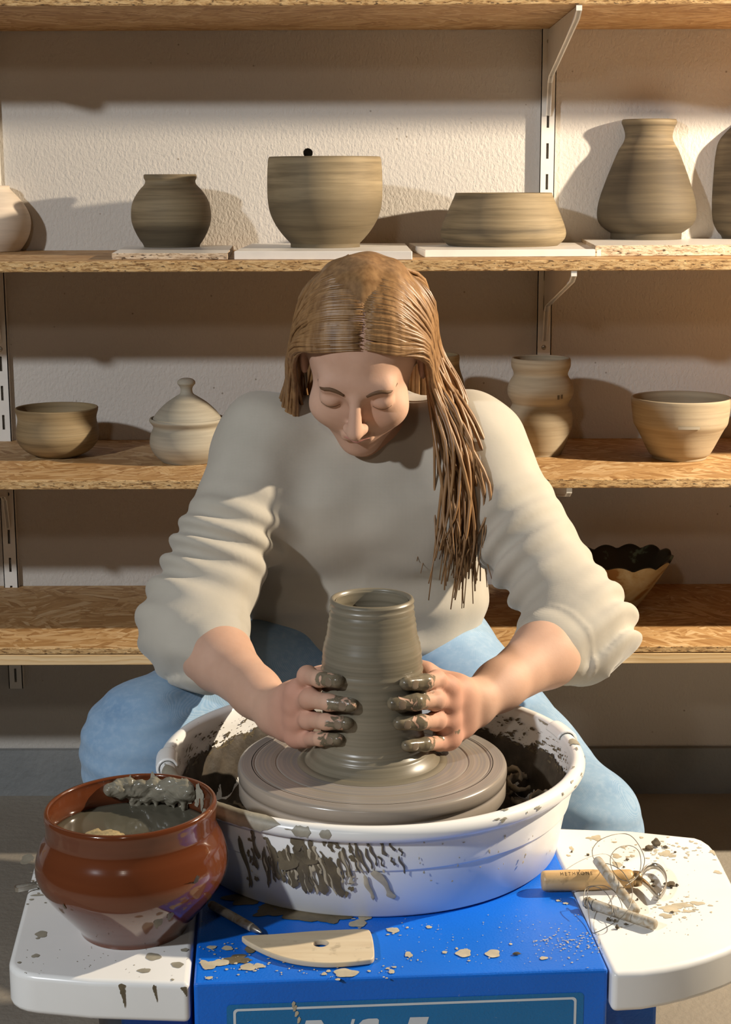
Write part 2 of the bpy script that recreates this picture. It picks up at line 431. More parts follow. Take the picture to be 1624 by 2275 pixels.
# ------------------------------------------------------------------ signed-distance modelling (one continuous surface)
class SDF:
    def __init__(s): s.p = []
    def cone(s, a, b, r1, r2=None, k=.01, flat=None, op='add'):
        r2 = r1 if r2 is None else r2
        a = np.array(a, float); b = np.array(b, float); R = max(r1, r2)*(max(1, flat[1]) if flat else 1) + k + .01
        s.p.append(('c', a, b, r1, r2, k, flat, op, np.minimum(a, b)-R, np.maximum(a, b)+R)); return s
    def chain(s, pts, rads, k=.01, flat=None):
        for i in range(len(pts)-1): s.cone(pts[i], pts[i+1], rads[i], rads[i+1], k, flat)
        return s
    def ell(s, c, rad, k=.01, rot=None, op='add'):
        c = np.array(c, float); R = max(rad) + k + .01
        s.p.append(('e', c, np.array(rad, float), np.array(rot, float) if rot is not None else np.eye(3), 0, k, None, op, c-R, c+R)); return s
    def ev(s, p, P):
        if p[0] == 'c':
            a, b, r1, r2, flat = p[1], p[2], p[3], p[4], p[6]
            ba = b-a; l2 = max(1e-9, float(ba@ba)); q = P-a
            t = np.clip((q@ba)/l2, 0, 1); w = q - t[..., None]*ba
            if flat:
                nrm = np.array(flat[0], float); nrm /= np.linalg.norm(nrm)
                w = w + (w@nrm)[..., None]*nrm*(1/flat[1]-1)
            return np.linalg.norm(w, axis=-1) - (r1 + (r2-r1)*t)
        q = (P-p[1])@p[3].T; rad = p[2]
        k0 = np.linalg.norm(q/rad, axis=-1); k1 = np.linalg.norm(q/(rad*rad), axis=-1)
        return np.where(k1 > 1e-9, k0*(k0-1)/np.maximum(k1, 1e-9), -rad.min())
    def mesh(s, h, disp=None, B=36):
        lo = np.min([p[8] for p in s.p], axis=0); hi = np.max([p[9] for p in s.p], axis=0)
        nb = np.ceil((hi-lo)/(h*B)).astype(int)
        N = nb*B + 4; VI = []; VP = []; Q = []
        gid = lambda i, j, k: (i.astype(np.int64)*N[1] + j)*N[2] + k
        ax = np.arange(B+2)
        for bi in np.ndindex(*nb):
            o = np.array(bi)*B; b0 = lo + o*h; b1 = b0 + (B+1)*h
            pr = [p for p in s.p if np.all(p[8] <= b1) and np.all(p[9] >= b0)]
            if not pr: continue
            I = np.stack(np.meshgrid(ax, ax, ax, indexing='ij'), -1)
            P = b0 + I*h
            D = np.full(P.shape[:3], .1)
            for p in pr:
                d = s.ev(p, P); k = p[5]
                if p[7] == 'sub':
                    d = -d; hh = np.clip(.5 - .5*(D-d)/k, 0, 1); D = D*(1-hh) + d*hh + k*hh*(1-hh)
                else:
                    hh = np.clip(.5 + .5*(D-d)/k, 0, 1); D = D*(1-hh) + d*hh - k*hh*(1-hh)
            if D.min() > .02 or D.max() < -.02: continue
            if disp is not None:
                m = np.abs(D) < .03; D[m] += disp(P[m])
            S = D < 0
            C = D[:-1,:-1,:-1]; n1 = B+1
            cnt = np.zeros((n1,)*3); acc = np.zeros((n1,)*3 + (3,))
            for d1 in (0, 1):
                for d2 in (0, 1):
                    for axx in range(3):
                        oth = [a for a in range(3) if a != axx]
                        sa = [0]*3; sa[oth[0]] = d1; sa[oth[1]] = d2; sb = list(sa); sb[axx] = 1
                        sl = lambda q: tuple(slice(v, v+n1) for v in q)
                        A = D[sl(sa)]; Bv = D[sl(sb)]; x = (A < 0) != (Bv < 0)
                        den = np.where(x, A-Bv, 1); t = np.where(x, A/den, 0)
                        pos = np.zeros(A.shape + (3,)); pos[..., oth[0]] = d1; pos[..., oth[1]] = d2; pos[..., axx] = t
                        acc += pos*x[..., None]; cnt += x
            act = cnt > 0; act[B:] = False; act[:, B:] = False; act[:, :, B:] = False
            ii = np.argwhere(act)
            if len(ii):
                g = ii + o
                VI.append(gid(g[:,0], g[:,1], g[:,2])); VP.append(b0 + (ii + acc[act]/cnt[act][:,None])*h)
            for axx in range(3):
                u, v = (axx+1) % 3, (axx+2) % 3
                sl0 = [slice(0, B)]*3; sl1 = list(sl0); sl1[axx] = slice(1, B+1)
                A = S[tuple(sl0)]; Bs = S[tuple(sl1)]
                e = np.argwhere(A != Bs)
                if not len(e): continue
                flip = A[tuple(e.T)]; g = e + o
                ok = (g[:, u] > 0) & (g[:, v] > 0); g = g[ok]; flip = flip[ok]
                du = np.zeros(3, int); du[u] = 1; dv = np.zeros(3, int); dv[v] = 1
                q = np.stack([gid(*(g-du-dv).T), gid(*(g-dv).T), gid(*g.T), gid(*(g-du).T)], 1)
                q[~flip] = q[~flip][:, ::-1]; Q.append(q)
        VI = np.concatenate(VI); VP = np.concatenate(VP); Q = np.concatenate(Q)
        order = np.argsort(VI); VI = VI[order]; VP = VP[order]
        idx = np.clip(np.searchsorted(VI, Q), 0, len(VI)-1); ok = np.all(VI[idx] == Q, axis=1); idx = idx[ok]
        me = bpy.data.meshes.new('m'); me.vertices.add(len(VP)); me.vertices.foreach_set('co', VP.astype(np.float32).ravel())
        me.loops.add(idx.size); me.loops.foreach_set('vertex_index', idx.astype(np.int32).ravel())
        me.polygons.add(len(idx)); me.polygons.foreach_set('loop_start', np.arange(0, idx.size, 4, dtype=np.int32))
        me.polygons.foreach_set('use_smooth', np.ones(len(idx), bool)); me.update(calc_edges=True); me.validate()
        return me, VP
def snoise(P, f, seed=0):
    r = np.random.RandomState(seed); out = np.zeros(P.shape[0])
    for _ in range(7):
        d = r.randn(3); d /= np.linalg.norm(d); out += np.sin(P@d*f*(0.6+r.rand()*.9) + r.rand()*6.28)
    return out/2.6

# ================================================================== SETTING
YF, YB = 2.44, 2.84            # shelf front edge, wall face
def struct(name, me, mat, **k): return tag(link(name, me, mat), kind='structure')

# back wall with a real drill hole in it
hole = PY(684, 340, YB); HR = 0.0078
bm = bmesh.new()
X0, X1, Z0, Z1 = -2.6, 2.6, 0.0, 2.7; s = .06
cx, cz = hole.x, hole.z
xs = [X0, cx-s, cx+s, X1]; zs = [Z0, cz-s, cz+s, Z1]
gv = {(i, j): bm.verts.new((xs[i], YB, zs[j])) for i in range(4) for j in range(4)}
for i in range(3):
    for j in range(3):
        if (i, j) != (1, 1): bm.faces.new((gv[i,j], gv[i+1,j], gv[i+1,j+1], gv[i,j+1]))
NH = 24
def sq(a):
    c, s_ = math.cos(a), math.sin(a); m = max(abs(c), abs(s_)); return (cx + s*c/m, cz + s*s_/m)
ring = [bm.verts.new((cx + HR*math.cos(2*PI*k/NH)*(1+.12*rnd.random()), YB, cz + HR*math.sin(2*PI*k/NH)*(1+.12*rnd.random()))) for k in range(NH)]
ro = []
for k in range(NH):
    x, z = sq(2*PI*k/NH)
    near = [v for v in (gv[1,1], gv[2,1], gv[2,2], gv[1,2]) if abs(v.co.x-x) < 1e-6 and abs(v.co.z-z) < 1e-6]
    ro.append(near[0] if near else bm.verts.new((x, YB, z)))
back = [bm.verts.new((v.co.x, YB+.06, v.co.z)) for v in ring]
for k in range(NH):
    k2 = (k+1) % NH
    bm.faces.new((ro[k], ro[k2], ring[k2], ring[k])); bm.faces.new((ring[k], ring[k2], back[k2], back[k]))
bm.faces.new(back)
me = bm_mesh(bm)
# make sure the wall faces the room
if me.polygons[0].normal.y > 0: me.flip_normals()
struct('wall_back', me, 'plaster_wall')
zb = PY(812, 1660, YB).z
bbm = bmesh.new(); box_bm(bbm, X0, X1, YB-.012, YB+.03, 0, zb)
struct('baseboard_back', bm_mesh(bbm), 'grey_painted_masonry')
struct('floor', box_mesh(X0, X1, -2.0, YB+.1, -.05, 0), 'concrete_floor')

# ------------------------------------------------------------------ shelf boards
SX0, SX1 = -1.6, 2.3
def zf(y): return PY(812, y, YF).z
shelf_z = {}
def shelf(key, ytop, ybot, label):
    zt = zf(ytop) if ytop is not None else zf(ybot) + .0185
    z0 = zf(ybot)
    shelf_z[key] = zt
    o = link('shelf_board', box_mesh(SX0, SX1, YF-(YF+YB)/2, YB-(YF+YB)/2-.0005, z0-zt, 0, edge_mat=1), ['osb_face', 'osb_edge'], loc=(0, (YF+YB)/2, zt))
    bevel(o, .0012, 1); tag(o, label, 'shelf', 'wall shelves')
    return o, z0, zt
s1, s1b, s1t = shelf('top', None, 11, 'topmost OSB shelf board, seen from below at the upper picture edge')
s2, s2b, s2t = shelf('two', 579, 603, 'OSB shelf board carrying the round jar, big bowl and vase')
s3, s3b, s3t = shelf('three', 1066, 1086, 'OSB shelf board carrying the lidded jar and wavy vase')
s4, s4b, s4t = shelf('four', 1438, 1452, 'lowest OSB shelf board carrying the dark scalloped bowl')
pz0 = zf(1476)
o = link('pine_batten', box_mesh(SX0, SX1, YF-.0, YF+.035, pz0, s4b-.0008), 'pine_wood'); bevel(o, .001, 1)
tag(o, 'pale pine batten fixed under the front of the lowest shelf', 'batten')
o2 = link('pine_batten', box_mesh(SX0, SX1, YB-.04, YB-.0175, pz0, s4b-.0008), 'pine_wood'); o2.location = (0, 0, 0)
tag(o2, 'pine batten hidden at the wall under the lowest shelf', 'batten')

# ------------------------------------------------------------------ slotted uprights and brackets
def upright(px_top, py_top, px_bot, py_bot, label, ztop, zlow=None):
    xa = PY(px_top, py_top, YB-.014).x; xb = PY(px_bot, py_bot, YB-.014).x
    x = (xa + xb)/2; zb_ = PY(px_bot, py_bot, YB-.014).z if zlow is None else zlow
    t = thing('shelf_upright', label, 'upright', (x, YB, zb_), group='slotted shelf uprights')
    Hh = ztop - zb_; w = .0125; d = .014
    bm = bmesh.new(); sw = .0021
    box_bm(bm, -w, -w+.0015, -d, -.0005, 0, Hh); box_bm(bm, w-.0015, w, -d, -.0005, 0, Hh)
    box_bm(bm, -w, -sw, -d, -d+.0015, 0, Hh); box_bm(bm, sw, w, -d, -d+.0015, 0, Hh)
    pitch = .0508; sl = .0255; z = .012
    prev = 0
    while z < Hh:
        box_bm(bm, -sw, sw, -d, -d+.0015, prev, z); prev = min(z + sl, Hh); z += pitch
    if prev < Hh: box_bm(bm, -sw, sw, -d, -d+.0015, prev, Hh)
    link('channel', bm_mesh(bm), 'white_metal', t)
    k = 0; z = .012 + sl + (pitch-sl)/2 + pitch
    while z < Hh:
        link('screw', lathe([(0, 0), (.0030, 0), (.0044, -.0006), (.0046, -.0014)], 16), 'steel' if k % 2 == 0 else 'black_gap', t, (0, -d-.0006, z), (PI/2, 0, 0))
        z += pitch*5; k += 1
    return t, x
ul, xl = upright(2, 620, 27, 1530, 'white slotted shelf upright at the left picture edge', 1.62)
ur, xr = upright(1222, 100, 1207, 760, 'white slotted shelf upright right of centre, behind the low dish', 1.62, ul.location.z)
# lower end of right upright follows the left one
def bracket(x, ztop, label, length=.37):
    t = thing('shelf_bracket', label, 'bracket', (x, YB-.014, ztop), group='white shelf brackets')
    L = length
    # side profile (y towards the room is negative), z measured down from the shelf underside
    prof = [(0, -.0008), (-L, -.0008), (-L-.008, .012), (-L-.012, .011), (-L-.012, -.008), (-L+.01, -.018), (-.035, -.078), (-.020, -.088), (-.004, -.140), (0, -.140)]
    bm = bmesh.new(); th = .0022
    for sx in (-1, 1):
        pass
    a = [bm.verts.new((-th, y, z)) for y, z in prof]; b = [bm.verts.new((th, y, z)) for y, z in prof]
    n = len(prof); bm.faces.new(a); bm.faces.new(b[::-1])
    for i in range(n): bm.faces.new((a[i], b[i], b[(i+1) % n], a[(i+1) % n]))
    link('plate', bm_mesh(bm), 'white_metal', t)
    fl = [(-L-.012, .011), (-L-.012, -.008), (-L+.01, -.018), (-.035, -.078), (-.020, -.088), (-.004, -.140)]
    bm = bmesh.new(); fw = .0042
    for i in range(len(fl)-1):
        (y0, z0), (y1, z1) = fl[i], fl[i+1]
        v = [bm.verts.new(p) for p in ((-fw, y0, z0), (fw, y0, z0), (fw, y1, z1), (-fw, y1, z1), (-fw, y0+.0012, z0+.0014), (fw, y0+.0012, z0+.0014), (fw, y1+.0012, z1+.0014), (-fw, y1+.0012, z1+.0014))]
        for q in ((0,1,2,3), (7,6,5,4), (0,4,5,1), (1,5,6,2), (2,6,7,3), (3,7,4,0)): bm.faces.new([v[i2] for i2 in q])
    box_bm(bm, -fw, fw, -L-.0125, -L-.0075, -.0082, .0112)
    link('flange', bm_mesh(bm), 'white_metal', t)
    return t
bracket(xr, s1b, 'white steel bracket in plain view under the topmost shelf')
bracket(xr+.001, s2b, 'white steel bracket under the shelf with the vase, behind the potter')
bracket(xr+.001, s3b, 'white steel bracket under the lidded-jar shelf, only its tip showing', .37)
bracket(xl, s1b, 'white steel bracket of the left upright under the topmost shelf')
bracket(xl, s2b, 'white steel bracket of the left upright under the round-jar shelf')
bracket(xl, s3b, 'white steel bracket of the left upright under the lidded-jar shelf')

# ------------------------------------------------------------------ ware boards on the second shelf
def ware_board(corners, th, mats, label, edge=None):
    c = [PZ(px, py, s2t + th) for px, py in corners]       # front-left, front-right, back-right, back-left at the top face
    o0 = sum(c, Vector())/4; o0.z = s2t + .0003
    bm = bmesh.new()
    lo = [bm.verts.new((v.x-o0.x, v.y-o0.y, 0)) for v in c]; hi = [bm.verts.new((v.x-o0.x, v.y-o0.y, th)) for v in c]
    bm.faces.new(lo[::-1]); bm.faces.new(hi)
    for i in range(4):
        f = bm.faces.new((lo[i], lo[(i+1) % 4], hi[(i+1) % 4], hi[i])); f.material_index = 1
    o = link('ware_board', bm_mesh(bm), mats, loc=o0); bevel(o, .0008, 1)
    return tag(o, label, 'board', 'boards under the pots')
def quadboard(x0, x1, ytop_front, ytop_back, sk0=0, sk1=0):
    return [(x0, ytop_front), (x1, ytop_front), (x1+sk1, ytop_back), (x0+sk0, ytop_back)]
T1, T2, T3, T4 = .0095, .0125, .0110, .0165
ware_board([(248, 563), (506, 563), (519, 545), (282, 545)], T1, ['white_melamine', 'chipboard_edge'], 'melamine-faced chipboard with raw speckled edge under the round jar')
ware_board([(520, 558.5), (916, 558.5), (900, 541), (560, 541)], T2, ['white_laminate', 'white_laminate'], 'white board under the big open bowl')
ware_board([(944, 556), (1336, 554), (1296, 538.5), (908, 540)], T3, ['white_laminate', 'white_laminate'], 'white marbled board set askew under the low wide dish')
ware_board([(1322, 546), (1790, 543), (1720, 527), (1287, 528.5)], T4, ['white_melamine', 'chipboard_edge'], 'raw-edged chipboard under the tall vase, at the right end')

# ------------------------------------------------------------------ pots
def pot(name, cx, base_y, zsurf, prof, mat, label, cat, thick=.0045, foot_hw=None, inner=True, Y=None, seg=112, wob=.0, rim=None):
    """prof: (pixel row, half width in px) from rim to base at the axis plane"""
    fh = foot_hw or prof[-1][1]
    if Y is None:
        c = PZ(cx, base_y, zsurf); Y = c.y
        for _ in range(3): Y = c.y + (PY(cx+fh, base_y, Y).x - PY(cx, base_y, Y).x)*.97
    ax = PY(cx, (prof[0][0]+prof[-1][0])/2, Y)
    pts = []
    for py, hw in prof:
        p = PY(cx, py, Y); q = PY(cx+hw, py, Y); pts.append((q.x-p.x, p.z - zsurf))
    zlast = pts[-1][1]; ztop = pts[0][1]
    # squeeze so that the foot stands on the surface
    pts = [(r, ztop - (ztop - z)*(ztop/(ztop - zlast))) for r, z in pts]
    pts = catmull(pts, 5)
    pts = [(r, max(z, 0)) for r, z in pts]
    out = [(0.0005, 0.001)] + [(pts[-1][0]*.82, .001), (pts[-1][0]*.97, 0.0)] + pts[::-1]
    if inner:
        r0, z0 = pts[0]; th = thick
        out += [(r0-th*.25, z0+th*.35), (r0-th*.75, z0+th*.35), (r0-th, z0)]
        for r, z in pts[1:]:
            if z > th*2 and r > th*1.6: out.append((r-th, z))
        out += [(max(out[-1][0]*.8, .002), th*1.6), (0.0005, th*1.5)]
    else: out += [(0.0005, pts[0][1])]
    warp = None
    if wob: warp = lambda p: (p[0]*(1+wob*math.sin(2*math.atan2(p[1], p[0])+1)), p[1]*(1+wob*math.sin(2*math.atan2(p[1], p[0])+1)), p[2])
    o = link(name, lathe(out, seg, warp=warp), mat, loc=(ax.x, Y, zsurf+.0004))
    tag(o, label, cat)
    return o, Y, ax.x
G = 'thrown pots drying on the shelves'
b1, b2, b3, b4 = s2t+T1, s2t+T2, s2t+T3, s2t+T4
pots = []
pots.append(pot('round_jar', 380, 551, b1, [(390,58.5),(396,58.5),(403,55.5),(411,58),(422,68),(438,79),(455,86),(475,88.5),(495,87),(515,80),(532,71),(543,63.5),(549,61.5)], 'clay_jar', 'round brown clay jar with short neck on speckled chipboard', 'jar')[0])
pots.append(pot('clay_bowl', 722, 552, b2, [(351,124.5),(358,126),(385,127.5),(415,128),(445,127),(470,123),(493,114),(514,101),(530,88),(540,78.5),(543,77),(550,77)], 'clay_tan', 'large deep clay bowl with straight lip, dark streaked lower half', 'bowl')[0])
pots.append(pot('clay_dish', 1118, 550, b3, [(431,108),(436,109),(460,119),(490,131),(508,137),(521,139),(532,136.5),(541,129),(548,121)], 'clay_olive', 'low wide clay dish tapering in to its mouth, on marbled board', 'dish')[0])
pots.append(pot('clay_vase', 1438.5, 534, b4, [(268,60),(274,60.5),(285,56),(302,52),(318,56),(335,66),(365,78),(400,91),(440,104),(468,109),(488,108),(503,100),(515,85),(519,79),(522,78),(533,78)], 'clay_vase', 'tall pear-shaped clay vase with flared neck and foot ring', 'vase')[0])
pots.append(pot('clay_vase', 1684, 532, b4, [(225,50),(232,51),(250,46),(270,56),(290,76),(315,95),(345,101),(375,103),(450,104.5),(490,101),(512,92),(524,82),(531,79)], 'clay_dark', 'dark tall clay vase cut by the right picture edge', 'vase')[0])
pots.append(pot('cream_pot', -22, 561, s2t, [(415,46),(421,47),(435,60),(455,76),(475,86),(492,89),(512,87),(530,81),(545,72),(558,62)], 'clay_cream', 'pale cream pot cut by the left picture edge', 'pot')[0])
pots.append(pot('clay_bowl', 128, 1020, s3t, [(907,91.5),(913,90.5),(926,87),(937,87),(952,90),(967,91),(982,87.5),(996,78),(1007,64),(1013,50),(1016,44)], 'clay_warm', 'small brown clay bowl with gently waisted side, alone at left', 'bowl', thick=.004)[0])
bowl_right, bry, brx = pot('clay_bowl', 1511, 1027, s3t, [(884,110),(890,110),(905,108.5),(925,106),(943,103),(955,96),(975,86),(1000,74),(1014,66),(1017,61),(1024,59)], 'clay_pale', 'angular pale clay bowl with wide mouth at the right edge', 'bowl', thick=.004)
pots.append(bowl_right)
wavy, wvy, wvx = pot('clay_vase', 1200, 1016, s3t, [(797,65),(803,66),(815,65.5),(828,60.5),(836,61),(850,69),(868,73.5),(882,71),(897,62.5),(903,63),(918,70),(938,72.5),(958,69.5),(980,62),(1000,54),(1010,49),(1014,48)], 'clay_pale', 'wavy pale clay vase with two bulges, beside the potter\'s shoulder', 'vase', thick=.004)
pots.append(wavy)
pots.append(pot('clay_vase', 962, 1018, s3t, [(790,58),(796,58.5),(812,58),(830,62),(850,68),(880,69),(920,66),(960,62),(1000,56),(1014,54)], 'clay_warm', 'plain clay vase mostly hidden behind the potter\'s hair', 'vase')[0])
for o in pots: o['group'] = G

# lidded jar
jy = 1034
jar = thing('lidded_jar', 'pale lidded clay jar with knob handle, left of the potter', 'jar', group=G)
jb, JY, JX = pot('body', 417, jy, s3t, [(930,83.5),(934,84),(939,81),(946,76),(953,76),(965,81),(985,84),(1000,81),(1014,73),(1024,64),(1031,57)], 'clay_grey', None, None, thick=.004)
for k in ('group', 'label', 'category'):
    if k in jb: del jb[k]
jar.location = (JX, JY, s3t); jb.parent = jar; jb.location = (0, 0, .0004)
def pr(cx, rows, Y, z0): return [(PY(cx+h, y, Y).x - PY(cx, y, Y).x, PY(cx, y, Y).z - z0) for y, h in rows]
lp = catmull(pr(417, [(839,.4),(841,12),(846,19),(852,20),(857,16),(864,13),(874,15),(881,25),(892,42),(905,57),(918,69),(929,76)], JY, s3t), 5)
lid = link('lid', lathe([(max(r, .0004), z) for r, z in lp] + [(lp[-1][0]-.004, lp[-1][1]-.001), (lp[-1][0]-.006, lp[-1][1]+.004)], 96), 'clay_grey', jar)

# stamps pressed into the two pale pots
def stamp(parent, px, py, Y, size, name='maker_stamp'):
    pass
# label strip scratched on the angular bowl
def strip_on(o, ang0, ang1, z0, z1, rfun, mat, name):
    V = []; F = []; n = 12
    for i in range(n+1):
        a = ang0 + (ang1-ang0)*i/n
        for z in (z0, z1): r = rfun(z); V.append((r*math.cos(a), r*math.sin(a), z))
    for i in range(n): F.append((2*i, 2*i+2, 2*i+3, 2*i+1))
    return link(name, mesh_from(V, F), mat, o)
def prof_r(o):
    vs = [(math.hypot(v.co.x, v.co.y), v.co.z) for v in o.data.vertices]
    def f(z): return max(r for r, zz in vs if abs(zz-z) < .006) + .0005
    return f
fz = prof_r(bowl_right)
zz = PY(1511, 937, bry).z - s3t
strip_on(bowl_right, -PI/2-.23, -PI/2+.22, zz-.0022, zz+.0022, lambda z: fz(z)-.0001, 'clay_grey', 'scratched_strip')
wz = prof_r(wavy)
for k, (px, py) in enumerate([(1233, 875), (1241, 874)]):
    z_ = PY(px, py, wvy).z - s3t; r_ = wz(z_); a = -PI/2 + math.asin(min(.95, (PY(px, py, wvy).x - wvx)/r_))
    strip_on(wavy, a-.035, a+.035, z_-.0035, z_+.0035, lambda z, r_=r_: r_, 'clay_dark', 'stamp_mark')

# scalloped bowl on the lowest shelf
sc = PZ(1352, 1366, s4t); SBX, SBY = PY(1372, 1366, sc.y+.03).x, sc.y+.035
def mm(px, Y): return px*Y*1.03/FPX
Rr, Rf = mm(118, SBY), mm(34, SBY); Hs = PY(1372, 1236, SBY).z - s4t
def scal(p):
    a = math.atan2(p[1], p[0]); t = max(0, p[2]/Hs); k = abs(math.sin(a*6.5))
    return (p[0]*(1+.03*t*t*(k-.5)), p[1]*(1+.03*t*t*(k-.5)), p[2] + .007*t**3*(k-.6) + .004*t*math.sin(a*2+1))
sb = thing('scalloped_bowl', 'conical bowl with scalloped rim, black inside and rust-streaked outside', 'bowl', (SBX, SBY, s4t+.0004))
outp = [(.0005, 0), (Rf, 0)] + [(Rf + (Rr-Rf)*(t**.85), Hs*t) for t in np.linspace(.06, 1, 14)]
link('outside', lathe(outp, 128, warp=scal), 'rusty_glaze', sb)
inp = [(Rr, Hs), (Rr-.003, Hs+.0012), (Rr-.0055, Hs-.001)] + [(max(.001, Rf*.5 + (Rr-.006-Rf*.5)*(t**.8)), Hs*(.06+.94*t)-.001) for t in np.linspace(.97, 0, 14)]
link('inside', lathe(inp, 128, warp=scal), 'black_glaze', sb)
# ================================================================== POTTERY WHEEL
WC = PD(827, 1688, FPX*.30/598)          # centre of the wheel head's top face (0.30 m across)
WX, WY, WZ = WC
MPX = .30/598                              # metres per pixel at the wheel
RZ = WZ + .0135                            # pan rim centre height
TZ = RZ - .107                             # height of the blue top and the trays
YAW = math.radians(3.8)
WR = Matrix.Rotation(YAW, 3, 'Z')
def wl(p):                                 # world -> wheel-local (origin at wheel centre on the floor)
    q = WR.transposed() @ Vector((p[0]-WX, p[1]-WY, p[2])); return q
def wt(px, py, z=None): return wl(PZ(px, py, TZ if z is None else z))
wheel = thing('pottery_wheel', 'blue electric pottery wheel with white side trays, slip-covered turning head', 'pottery wheel', (WX, WY, 0), YAW)

fl = wt(427, 2186); fr = wt(1354, 2152)
yfr = (fl.y + fr.y)/2; bx0, bx1 = fl.x, fr.x
yback = wt(1300, 1841).y - .004
body = link('body', box_mesh(bx0+.0012, bx1-.0012, yfr, yback, .10, TZ), 'blue_paint', wheel); bevel(body, .0035, 3)
# legs / lower housing seen under the right tray
leg_x1 = wl(PZ(1487, 2262, TZ-.06)).x
for sx, x0, x1 in ((1, bx1+.004, leg_x1), (-1, -leg_x1-.0, bx0-.004)):
    for y0 in (yfr+.06, -.09):
        lg = link('leg', box_mesh(x0, x1, y0, y0+.06, 0, TZ-.046), 'blue_paint', wheel); bevel(lg, .004, 2)
hs = link('housing', box_mesh(bx0+.03, bx1-.03, yfr+.03, yback-.02, .04, .10), 'black_gap', wheel)

# trays
def tray(pix, name_label):
    poly = [(q.x, q.y) for q in (wt(*p) for p in pix)]
    o = link('side_tray', prism(poly, TZ-.040, TZ+.0005), 'white_plastic', wheel); bevel(o, .006, 4, 50); smooth(o)
    o['label'] = name_label
    return o
def arc(p0, pc, p1, n=5):
    return [((1-t)**2*p0[0]+2*t*(1-t)*pc[0]+t*t*p1[0], (1-t)**2*p0[1]+2*t*(1-t)*pc[1]+t*t*p1[1]) for t in [i/n for i in range(n+1)]]
tr_r = [(1361, 2164)] + arc((1430, 2160), (1560, 2142), (1650, 2096)) + arc((1672, 2088), (1690, 2080), (1676, 2058), 4) + arc((1600, 1908), (1582, 1868), (1545, 1860), 4) + [(1400, 1845), (1207, 1838)]
tr_l = [(421, 2187), (320, 2184), (197, 2180)] + arc((79, 2169), (14, 2162), (20, 2132), 5) + arc((76, 1920), (84, 1892), (110, 1888), 4) + [(300, 1862), (452, 1850)]
tr_l = tr_l[::-1]
tray_r = tray(tr_r, 'white plastic tray on the right, tools and crumbs on it')
tray_l = tray(tr_l, 'white plastic tray on the left under the terracotta pot')

# wheel head: turned disc with grooves
hp = [(.0005, 0)]
def groove(r): return [(r-.0011, 0), (r-.0004, -.0010), (r+.0004, -.0010), (r+.0011, 0)]
for g in (.082, .107, .131): hp += [(g-.0035, 0), (g-.0018, 0)] + groove(g) + [(g+.0018, 0), (g+.0035, 0)]
hp += [(.1345, 0), (.1440, 0), (.1455, 0), (.1485, -.0012), (.1496, -.004), (.1498, -.010), (.149, -.0155), (.1475, -.0165), (.1475, -.019), (.1488, -.020), (.1488, -.034), (.147, -.037), (.05, -.038), (.05, -.085), (.0005, -.085)]
head = link('wheel_head', lathe(hp, 144), 'slip_covered_wheel', wheel, (0, 0, WZ))
head['label'] = 'round turning wheel head coated in grey-brown slip'

# sticker with frame and lettering on the front
stz = lambda px, py: wl(PY(px, py, (PZ(890, 2172, TZ)).y))
yst = yfr - .0006
def front(px, py):                         # pixel on the front face plane (wheel-local x, z)
    d = WR.transposed() @ ray(px, py); o0 = WR.transposed() @ Vector((-WX, -WY, 0)); t = (yst - o0.y)/d.y
    return (o0.x + d.x*t, CAMZ + d.z*t)
def rrect(x0, x1, z0, z1, r, n=6):
    out = []
    for cx_, cz_, a0 in ((x1-r, z1-r, 0), (x0+r, z1-r, 90), (x0+r, z0+r, 180), (x1-r, z0+r, 270)):
        for k in range(n+1):
            a = math.radians(a0 + 90*k/n); out.append((cx_ + r*math.cos(a), cz_ + r*math.sin(a)))
    return out
def flat_front(poly, y, mat, name, parent, holes=None):
    bm = bmesh.new(); v = [bm.verts.new((x, y, z)) for x, z in poly]; bm.faces.new(v)
    o = link(name, bm_mesh(bm), mat, parent); return o
sx0, sz1 = front(503, 2233); sx1, _ = front(1297, 2212)
sz0 = sz1 - .13
sticker = flat_front(rrect(sx0, sx1, sz0, sz1, .004), yfr-.0004, 'sticker_blue', 'sticker', wheel)
sticker['label'] = 'darker blue sticker with white frame line and lettering'
ix0, iz1 = front(518, 2242); ix1, _ = front(1281, 2222)
oa = rrect(ix0, ix1, sz0+.006, iz1, .004); ob = rrect(ix0+.0024, ix1-.0024, sz0+.0084, iz1-.0024, .0028)
bm = bmesh.new(); va = [bm.verts.new((x, yfr-.0007, z)) for x, z in oa]; vb = [bm.verts.new((x, yfr-.0007, z)) for x, z in ob]
for i in range(len(va)): j = (i+1) % len(va); bm.faces.new((va[i], va[j], vb[j], vb[i]))
link('frame_line', bm_mesh(bm), 'sticker_white', sticker)
# letters: only their tops show above the picture's lower edge
def letter(polys, name='letter'):
    bm = bmesh.new()
    for poly in polys: bm.faces.new([bm.verts.new((x, yfr-.0007, z)) for x, z in poly])
    link(name, bm_mesh(bm), 'sticker_white', sticker)
def lp_(pix): return [front(*p) for p in pix]
letter([lp_([(680, 2267), (714, 2266), (735, 2300), (722, 2345), (706, 2290), (690, 2345), (655, 2345)]), lp_([(735, 2300), (738, 2288), (748, 2345), (722, 2345)])])
letter([lp_([(782, 2264), (789, 2264), (766, 2345), (759, 2345)])])
letter([lp_([(797, 2275), (806, 2266), (818, 2263), (838, 2262.5), (842, 2266), (841, 2276), (818, 2278), (808, 2290), (822, 2300), (816, 2345), (780, 2345), (784, 2320)])])
letter([lp_([(911, 2260), (953, 2259), (926, 2345), (884, 2345)])])

